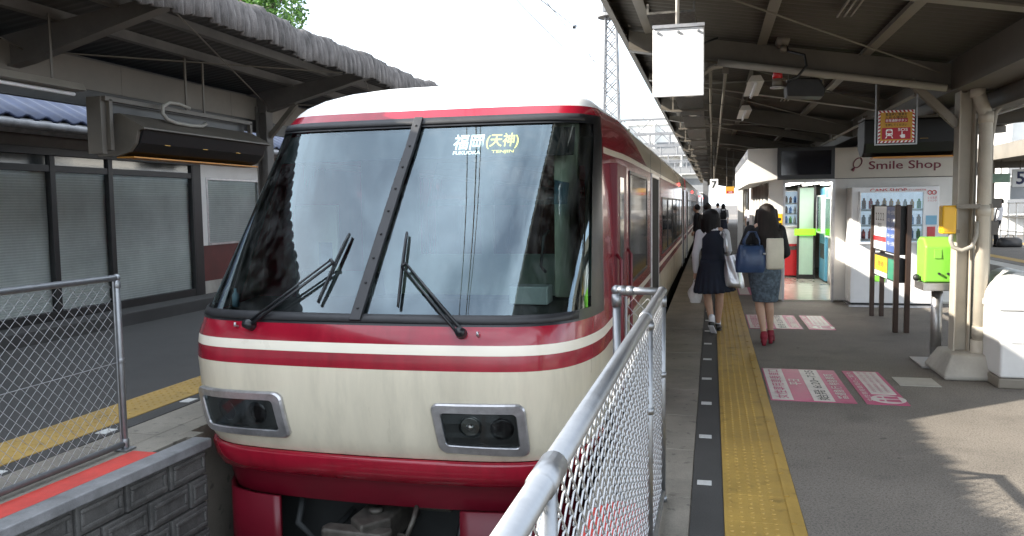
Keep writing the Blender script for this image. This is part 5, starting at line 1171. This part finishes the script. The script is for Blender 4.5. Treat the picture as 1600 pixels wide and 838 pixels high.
def eyes(o, c):
    me = o.data; bm = bmesh.new(); bm.from_mesh(me)
    for s in (-1, 1):
        r = bmesh.ops.create_uvsphere(bm, u_segments=8, v_segments=6, radius=.011, matrix=Matrix.Translation((c[0] + s * .03, c[1] + .083, c[2] + .003)))
        for v in r['verts']:
            for f in v.link_faces: f.material_index = 1
    bm.to_mesh(me); bm.free()
def foot(mb, heel, toe, r=.034): mb.cap(heel, toe, r, r * .75, 10)
def woman(name, label, loc, rz, P, skin, vox=.008):
    """P holds joints: hip, knee, ankle, toe for both sides, shoulders, elbows, wrists, head"""
    t = thing(name, label, 'person', loc, rz=rz, local=True)
    b = MB(); hd = P['head']
    b.loft([(P['pel'][0], P['pel'][1], z, rx, ry) for z, rx, ry in ((P['cz'] - .10, .10, .09), (P['cz'] - .04, .155, .115), (P['cz'] + .04, .16, .12), (P['cz'] + .14, .125, .095), (P['cz'] + .22, .115, .088), (P['cz'] + .34, .135, .10), (P['cz'] + .44, .145, .095), (P['cz'] + .50, .12, .075), (P['cz'] + .535, .06, .055))], 20)
    b.cap((0, 0, P['cz'] + .50), (hd[0], hd[1] - .005, hd[2] - .08), .05, .046, 12); head(b, hd)
    for s in ('l', 'r'):
        H, K, A, T = P['hip' + s], P['kn' + s], P['an' + s], P['toe' + s]
        b.cap(H, K, P.get('rt', .078), .050, 14); m = Vector(K).lerp(Vector(A), .28); back = V(0, -.012, 0)
        b.cap(K, m + back, .049, .052, 14); b.cap(m + back, A, .052, .030, 14); d = (Vector(A) - Vector(T)).normalized(); foot(b, Vector(A) + V(0, 0, -.03) + d * .02, T, .030)
        S, E, Wr = P['sh' + s], P['el' + s], P['wr' + s]
        b.cap(S, E, .045, .035, 12); b.cap(E, Wr, .036, .024, 12); hand(b, Vector(Wr), Vector(Wr) - Vector(E), -1 if s == 'l' else 1)
    o = b.build('body', [skin, m_blk], t, remesh=vox); eyes(o, hd)
    return t
def cloth(name, mb, mat, t, vox=.012, **k): return mb.build(name, mat, t, remesh=vox, **k)

# schoolgirl in a navy pinafore, walking away, seen from behind
P = dict(cz=.83, pel=(0, 0), head=V(-.03, .03, 1.445), hipl=V(-.075, 0, .82), knl=V(-.07, .06, .46), anl=V(-.01, -.08, .14), toel=V(.015, -.01, .03),
         hipr=V(.075, 0, .82), knr=V(.085, .05, .46), anr=V(.06, .14, .085), toer=V(.075, .26, .03),
         shl=V(-.165, 0, 1.265), ell=V(-.215, -.03, 1.0), wrl=V(-.215, .04, .77), shr=V(.15, 0, 1.27), elr=V(.185, .0, 1.05), wrr=V(.16, .15, .98))
g = woman('person', 'person with black bobbed hair in a navy pinafore walking along the yellow strip', (.02, 10.45, .005), R(-2), P, m_skinl)
c = MB(); c.loft([(0, 0, 1.08, .15, .115), (0, 0, 1.18, .157, .112), (0, 0, 1.27, .155, .10), (0, 0, 1.33, .10, .075), (0, .005, 1.37, .062, .06)], 20)
for s, q in (('l', -1), ('r', 1)): c.cap(P['sh' + s], P['el' + s], .056, .049, 12); c.cap(P['el' + s], P['wr' + s].lerp(P['el' + s], .12), .051, .040, 12); c.cap(P['wr' + s].lerp(P['el' + s], .12), P['wr' + s].lerp(P['el' + s], .05), .039, .036, 12)
cloth('shirt', c, m_shirt, g)
k = MB(); k.loft([(0, -.012, 1.30, .105, .085), (0, -.004, 1.355, .075, .07), (0, .0, 1.385, .060, .058)], 20); cloth('collar', k, m_shirt, g, .009)
d = MB(); d.loft([(0, 0, .86, .17, .13), (0, 0, .93, .155, .118), (0, 0, 1.00, .14, .108), (0, 0, 1.10, .15, .118), (0, 0, 1.20, .155, .118), (0, -.004, 1.26, .135, .105), (0, -.006, 1.31, .115, .085)], 24)
cloth('pinafore', d, m_navyc, g)
rows = []
for i in range(9):
    f = i / 8; z = .93 - f * .40; r = []
    for q in range(97):
        a = 2 * math.pi * q / 96; pl = 1 + (.018 + .05 * f) * math.cos(a * 18) * f; rx = (.155 + .095 * f) * pl; ry = (.118 + .10 * f) * pl
        r.append((rx * math.cos(a) + .02 * f * f + .012 * f * math.sin(2 * a), ry * math.sin(a) - .01 * f, z + .02 * f * math.cos(a - .6)))
    rows.append(r)
MB().grid(rows).build('skirt', m_navyc, g, smooth=True, solid=.006)
h = MB(); hx, hy, hz = P['head']
h.loft([(hx, hy - .03, hz - .18, .07, .05), (hx, hy - .028, hz - .14, .115, .088), (hx, hy - .022, hz - .06, .122, .105), (hx, hy - .018, hz + .01, .118, .112), (hx, hy - .014, hz + .065, .104, .108), (hx, hy - .012, hz + .11, .072, .08), (hx, hy - .01, hz + .134, .02, .03)], 20)
for q in range(26):
    a = R(190 + q * 6.3); p = V(hx + .112 * math.cos(a), hy - .02 + .095 * math.sin(a), hz - .12); h.cap(p + V(0, 0, .12), p + V(random.uniform(-.012, .012), random.uniform(-.008, .008), -.055 - random.uniform(0, .035)), .016, .007, 6)
cloth('hair', h, m_hair, g, .007)
for s in ('l', 'r'):
    A, T = P['an' + s], P['toe' + s]; sk = MB().cap(A + V(0, 0, .07), A + V(0, 0, -.01), .040, .040, 12); cloth('sock', sk, m_shirt, g, .008)
    dd = (T - A).normalized(); sh = MB(); sh.cap(A + V(0, 0, -.035) + (A - T).normalized() * .02, T, .044, .036, 12); sh.cap(A + V(0, 0, -.02), A + V(0, 0, .005), .043, .040, 12); so_ = cloth('shoe', sh, m_shoeb, g, .008)
    up = V(0, 0, -1); ln = (T - (A + V(0, 0, -.035))); sl = MB(); nrm = ln.cross(V(1, 0, 0)).normalized(); nrm = nrm if nrm.z < 0 else -nrm
    sl.bar(A + V(0, 0, -.035) + nrm * .040 - ln.normalized() * .04, T + nrm * .034 + ln.normalized() * .025, .075, .014); sl.build('sole', m_blackm if s == 'r' else m_shirt, so_, bev=.005)
# what she carries: separate things
def rot(o, p): a = o.rotation_euler.z; return Vector((p[0] * math.cos(a) - p[1] * math.sin(a), p[0] * math.sin(a) + p[1] * math.cos(a), p[2])) + o.location
t = thing('tote_bag', 'crumpled silver tote bag hanging from the right shoulder of the person in navy', 'bag', (.25, 10.33, .8), local=True, rz=R(-10))
rows = []
for i in range(13):
    f = i / 12; z = -.20 + .40 * f; r = []
    for q in range(40):
        a = 2 * math.pi * q / 40; sx = .12 * (1.0 - .25 * f) + .008 * math.sin(9 * f + 3 * a); sy = (.075 if 0 < i else .05) * (1 - .6 * f) + .006 * math.sin(7 * a + 8 * f); r.append((sx * math.copysign(abs(math.cos(a)) ** .75, math.cos(a)) + .03 * (1 - f), sy * math.sin(a), z + .012 * math.sin(3 * a + f * 5)))
    rows.append(r)
bd = MB().grid(rows, wrap=True); bd.add(rows[0], [tuple(range(40))]); bd.build('pouch', m_silver, t, smooth=True)
for yy in (-.03, .03): MB().tube([(-.055, yy, .19), (-.065, yy, .33), (-.085, yy * .6, .455), (-.115, yy + .02, .50), (-.13, yy + .05, .44)], .011, 8).build('strap', m_silver, t, smooth=True)
t = thing('carrier_bag', 'small white plastic carrier bag held in the left hand of the person in navy', 'bag', (-.20, 10.50, .50), local=True)
rows = []
for i in range(11):
    f = i / 10; r = []
    for q in range(28):
        a = 2 * math.pi * q / 28; w = (.062 + .03 * math.sin(f * 2.6)) * (1 - .72 * max(0, f - .55) / .45) + .006 * math.sin(5 * a + 9 * f); r.append((w * math.cos(a), w * .7 * math.sin(a), -.12 + .26 * f))
    rows.append(r)
bd = MB().grid(rows, wrap=True); bd.add(rows[0], [tuple(range(28))]); bd.build('bag_body', m_plast, t, smooth=True)
MB().tube([(-.015, 0, .13), (-.02, .0, .16), (0, 0, .185), (.02, 0, .16), (.015, 0, .13)], .006, 6).build('handle', m_plast, t, smooth=True)

# woman with long hair, grey skirt and red heels
P = dict(cz=.90, pel=(0, 0), rt=.082, head=V(.015, .03, 1.52), hipl=V(-.075, 0, .90), knl=V(-.06, .03, .51), anl=V(.0, -.06, .135), toel=V(.0, .06, .035),
         hipr=V(.075, 0, .90), knr=V(.05, .06, .51), anr=V(.075, .10, .135), toer=V(.095, .22, .035),
         shl=V(-.165, 0, 1.335), ell=V(-.25, -.02, 1.10), wrl=V(-.17, .17, 1.10), shr=V(.165, 0, 1.335), elr=V(.23, .0, 1.07), wrr=V(.16, .18, 1.0))
g = woman('person', 'person with very long dark hair, black top, mottled grey skirt and red heels', (.60, 9.68, .0), R(-3), P, m_skinl)
c = MB(); c.loft([(0, 0, .98, .17, .128), (0, 0, 1.08, .142, .112), (0, 0, 1.2, .15, .118), (0, 0, 1.30, .165, .112), (0, 0, 1.385, .12, .085), (0, .005, 1.42, .07, .062)], 20)
for s in 'lr': c.cap(P['sh' + s], P['el' + s], .064, .056, 12); c.cap(P['el' + s], P['wr' + s].lerp(P['el' + s], .1), .056, .042, 12)
cloth('top', c, m_blkc, g)
sk = MB(); sk.loft([(.012, .02, .50, .140, .105), (.010, .015, .56, .150, .115), (.004, .008, .70, .172, .132), (0, -.01, .84, .188, .150), (0, -.012, .92, .182, .145), (0, -.005, 1.0, .158, .122), (0, 0, 1.04, .145, .112)], 28)
cloth('skirt', sk, m_denim, g)
h = MB(); hx, hy, hz = P['head']
h.loft([(hx + .075, hy - .14, hz - .58, .055, .03), (hx + .07, hy - .135, hz - .50, .10, .05), (hx + .05, hy - .125, hz - .38, .128, .065), (hx + .03, hy - .10, hz - .24, .132, .075), (hx + .015, hy - .06, hz - .12, .118, .085), (hx, hy - .03, hz - .03, .107, .098), (hx, hy - .018, hz + .05, .096, .102), (hx, hy - .014, hz + .095, .07, .08), (hx, hy - .012, hz + .122, .022, .03)], 22)
for q in range(34):
    a = random.uniform(-1, 1); p = V(hx + .045 + .125 * a, hy - .135 + .04 * a * a, hz - .36); h.cap(p + V(0, 0, .16), p + V(random.uniform(-.02, .03), random.uniform(-.015, .01), -.20 - random.uniform(0, .10)), .020, .006, 6)
for s in (-1, 1): h.cap((hx + s * .095, hy + .02, hz + .03), (hx + s * .125, hy - .02, hz - .26), .03, .03, 8)
cloth('hair', h, m_hairb, g, .008)
for s in ('l', 'r'):
    A, T = P['an' + s], P['toe' + s]; sh = MB(); sh.cap(A + V(0, -.012, -.035), T, .045, .034, 12); sh.cap(A + V(0, 0, -.04), A + V(0, -.004, .0), .045, .042, 12); so_ = cloth('shoe', sh, m_shoer, g, .008)
    hl = MB(); hl.tube([A + V(0, -.035, -.05), A + V(0, -.042, -.132)], [.030, .022], 10); hl.build('heel', m_shoer, so_, smooth=True); sl = MB(); sl.bar(A + V(0, -.01, -.085), T + V(0, .03, -.028), .07, .012); sl.build('sole', m_shoer, so_, bev=.004)
t = thing('handbag', 'blue leather handbag on the left arm of the person with long hair', 'bag', (.44, 9.55, 1.02), local=True, rz=R(8))
rows = []
for i in range(13):
    f = i / 12; r = []
    for q in range(44):
        a = 2 * math.pi * q / 44; e = math.sin(math.pi * (.12 + .80 * f)) ** .45; sx = .185 * (1 - .18 * f) * (.75 + .25 * e); sy = .095 * e; r.append((sx * math.copysign(abs(math.cos(a)) ** .7, math.cos(a)), sy * math.copysign(abs(math.sin(a)) ** .8, math.sin(a)) + .004 * math.sin(8 * a), -.165 + .30 * f + .02 * (math.cos(a)) ** 2 * f))
    rows.append(r)
bd = MB().grid(rows, wrap=True); bd.add(rows[0], [tuple(range(44))]); bd.add(rows[-1], [tuple(range(44))]); bd.build('bag_body', m_bagb, t, smooth=True)
for yy in (-.045, .045): MB().tube([(-.085, yy, .10), (-.075, yy, .21), (-.02, yy * .7, .30), (.045, yy * .7, .30), (.085, yy, .20), (.09, yy, .10)], .0095, 8).build('handle', m_bagb, t, smooth=True)
for x in (-.088, .092): MB().box(x - .015, x + .015, -.085, -.078, .02, .10).build('strap_tab', m_bagb, t, bev=.003)
MB().tube([(.12, -.092, .05), (.15, -.085, .05)], .012, 8).build('buckle', m_alu, t, smooth=True)
t = thing('tote_bag', 'flat cream canvas bag tucked beside the blue handbag', 'bag', (.70, 9.55, 1.08), local=True, rz=R(12))
MB().loft([(0, 0, -.19, .085, .03), (0, 0, -.17, .10, .045), (0, 0, .05, .10, .05), (0, 0, .15, .095, .03), (0, 0, .165, .09, .015)], 20, sq=3.2).build('bag_body', m_bagc, t, smooth=True)
MB().tube([(-.05, .02, .15), (-.05, .03, .24), (0, .035, .29), (.05, .03, .24), (.05, .02, .15)], .008, 6).build('handle', m_bagc, t, smooth=True)

# people further off, simpler but whole figures
def walker(name, label, x, y, H, top, bottom, hair, skirt=False, rz=0, sleeve=None, stride=.12, lean=0, group=None):
    s = H / 1.66; t = thing(name, label, 'person', (x, y, 0), local=True, rz=rz, group=group); v = lambda a, b, c: V(a, b, c) * s
    b = MB(); head(b, v(0, .02 + lean, 1.55)); b.cap(v(0, lean * .8, 1.36), v(0, .015 + lean, 1.47), .05 * s, .046 * s)
    b.loft([(0, lean * q, z * s, rx * s, ry * s) for q, z, rx, ry in ((0, .82, .12, .10), (.1, .92, .16, .115), (.4, 1.08, .125, .095), (.7, 1.28, .16, .10), (.8, 1.38, .11, .07))], 16)
    for q in (-1, 1):
        H_, K, A = v(.08 * q, 0, .85), v(.085 * q, .03 + stride * q * .5, .47), v(.08 * q, stride * q, .09); b.cap(H_, K, .078 * s, .05 * s); b.cap(K, A, .052 * s, .033 * s); b.cap(A + V(0, 0, -.04), A + v(0, .13, -.055), .036 * s, .028 * s)
        S, E, W_ = v(.17 * q, lean * .8, 1.33), v(.215 * q, -.02 + lean * .5, 1.07), v(.205 * q, .06 + lean * .3, .85); b.cap(S, E, .045 * s, .036 * s); b.cap(E, W_, .036 * s, .025 * s); hand(b, W_, W_ - E, q, .009)
    o = b.build('body', [m_skin, m_blk], t, remesh=.010); eyes(o, v(0, .02 + lean, 1.55))
    c = MB(); c.loft([(0, lean * q, z * s, rx * s, ry * s) for q, z, rx, ry in ((.2, .92, .172, .13), (.4, 1.08, .15, .115), (.7, 1.28, .172, .115), (.8, 1.37, .12, .085), (.85, 1.41, .07, .065))], 16)
    for q in (-1, 1):
        S, E, W_ = v(.17 * q, lean * .8, 1.33), v(.215 * q, -.02 + lean * .5, 1.07), v(.205 * q, .06 + lean * .3, .85); c.cap(S, E, .062 * s, .054 * s)
        if sleeve: c.cap(E, W_.lerp(E, .1), .055 * s, .04 * s)
    cloth('shirt', c, top, t, .012)
    if skirt: sk = MB().loft([(0, 0, .48 * s, .21 * s, .18 * s), (0, 0, .70 * s, .185 * s, .15 * s), (0, 0, .95 * s, .155 * s, .12 * s)], 18); cloth('skirt', sk, bottom, t)
    else:
        tr_ = MB(); tr_.loft([(0, 0, .80 * s, .15 * s, .12 * s), (0, 0, .90 * s, .168 * s, .125 * s), (0, 0, .97 * s, .155 * s, .115 * s)], 16)
        for q in (-1, 1): H_, K, A = v(.08 * q, 0, .85), v(.085 * q, .03 + stride * q * .5, .47), v(.08 * q, stride * q, .10); tr_.cap(H_, K, .092 * s, .07 * s); tr_.cap(K, A, .07 * s, .058 * s)
        cloth('trousers', tr_, bottom, t, .012)
    h = MB(); hx, hy, hz = v(0, .02 + lean, 1.55); h.loft([(hx, hy - .03, hz - (.13 if skirt else .05), .08, .07), (hx, hy - .025, hz - .02, .095, .09), (hx, hy - .016, hz + .05, .09, .098), (hx, hy - .012, hz + .12, .03, .04)], 16); cloth('hair', h, hair, t, .01)
    for q in (-1, 1):
        A = v(.08 * q, stride * q, .09); sh = MB().cap(A + V(0, -.01, -.05), A + v(0, .14, -.06), .043 * s, .034 * s); cloth('shoe', sh, m_shoeb, t, .01)
    return t
walker('person', 'distant person in white top and dark skirt with a black backpack walking along the platform', .52, 38, 1.62, m_shirt, m_navyc, m_hair, True)
t = thing('backpack', 'black backpack on the back of the distant person in the dark skirt', 'bag', (.52, 37.80, 1.15)); MB().loft([(.52, 37.80, .92, .12, .06), (.52, 37.79, 1.0, .15, .10), (.52, 37.80, 1.2, .14, .09), (.52, 37.82, 1.32, .09, .05)], 18, sq=3).build('pack', m_blkc, t, smooth=True)
for x in (.42, .62): MB().tube([(x, 37.84, 1.28), (x, 37.95, 1.40), (x, 38.08, 1.35)], .02, 6).build('strap', m_blkc, t)
walker('person', 'distant person in a pale shirt walking just ahead of the one with the backpack', .30, 42, 1.66, m_shirt, m_blkc, m_hair)
walker('person', 'distant person in a white shirt and dark trousers with a shoulder strap, past the kiosk', 1.52, 33, 1.66, m_shirt, m_blkc, m_hair, rz=R(175))
st_ = setp(MB().tube([(1.38, 32.87, 1.42), (1.52, 32.86, 1.2), (1.68, 32.88, 1.0)], .018, 6).build('shoulder_strap', m_navyc, loc=(1.52, 32.87, 1.2)), 'dark strap across the chest of the distant person in the white shirt', 'strap')
walker('person', 'dark clothed person standing at the open train door', -.42, 24.6, 1.62, m_blkc, m_blkc, m_hair, rz=R(80), sleeve=True, stride=.03)
walker('person', 'dark clothed person whose head shows just above the bobbed hair', -.10, 20.5, 1.66, m_blkc, m_navyc, m_hair, sleeve=True)
walker('person', 'person in a white shirt and black trousers leaning on a column of the far platform', 9.66, 31.2, 1.68, m_shirt, m_blkc, m_hair, rz=R(60), lean=-.10, stride=.05, sleeve=True)
t = thing('travel_bag', 'dark bag lying on the far platform beside the leaning person', 'bag', (10.0, 31.0, 0)); MB().loft([(10.0, 31, .0, .36, .16), (10.0, 31, .05, .40, .19), (10.0, 31, .25, .38, .17), (10.0, 31, .33, .28, .08)], 20, sq=3).build('bag_body', m_blackm, t, smooth=True); MB().tube([(9.85, 31, .32), (9.9, 31, .42), (10.1, 31, .42), (10.15, 31, .32)], .015, 6).build('handle', m_black, t)
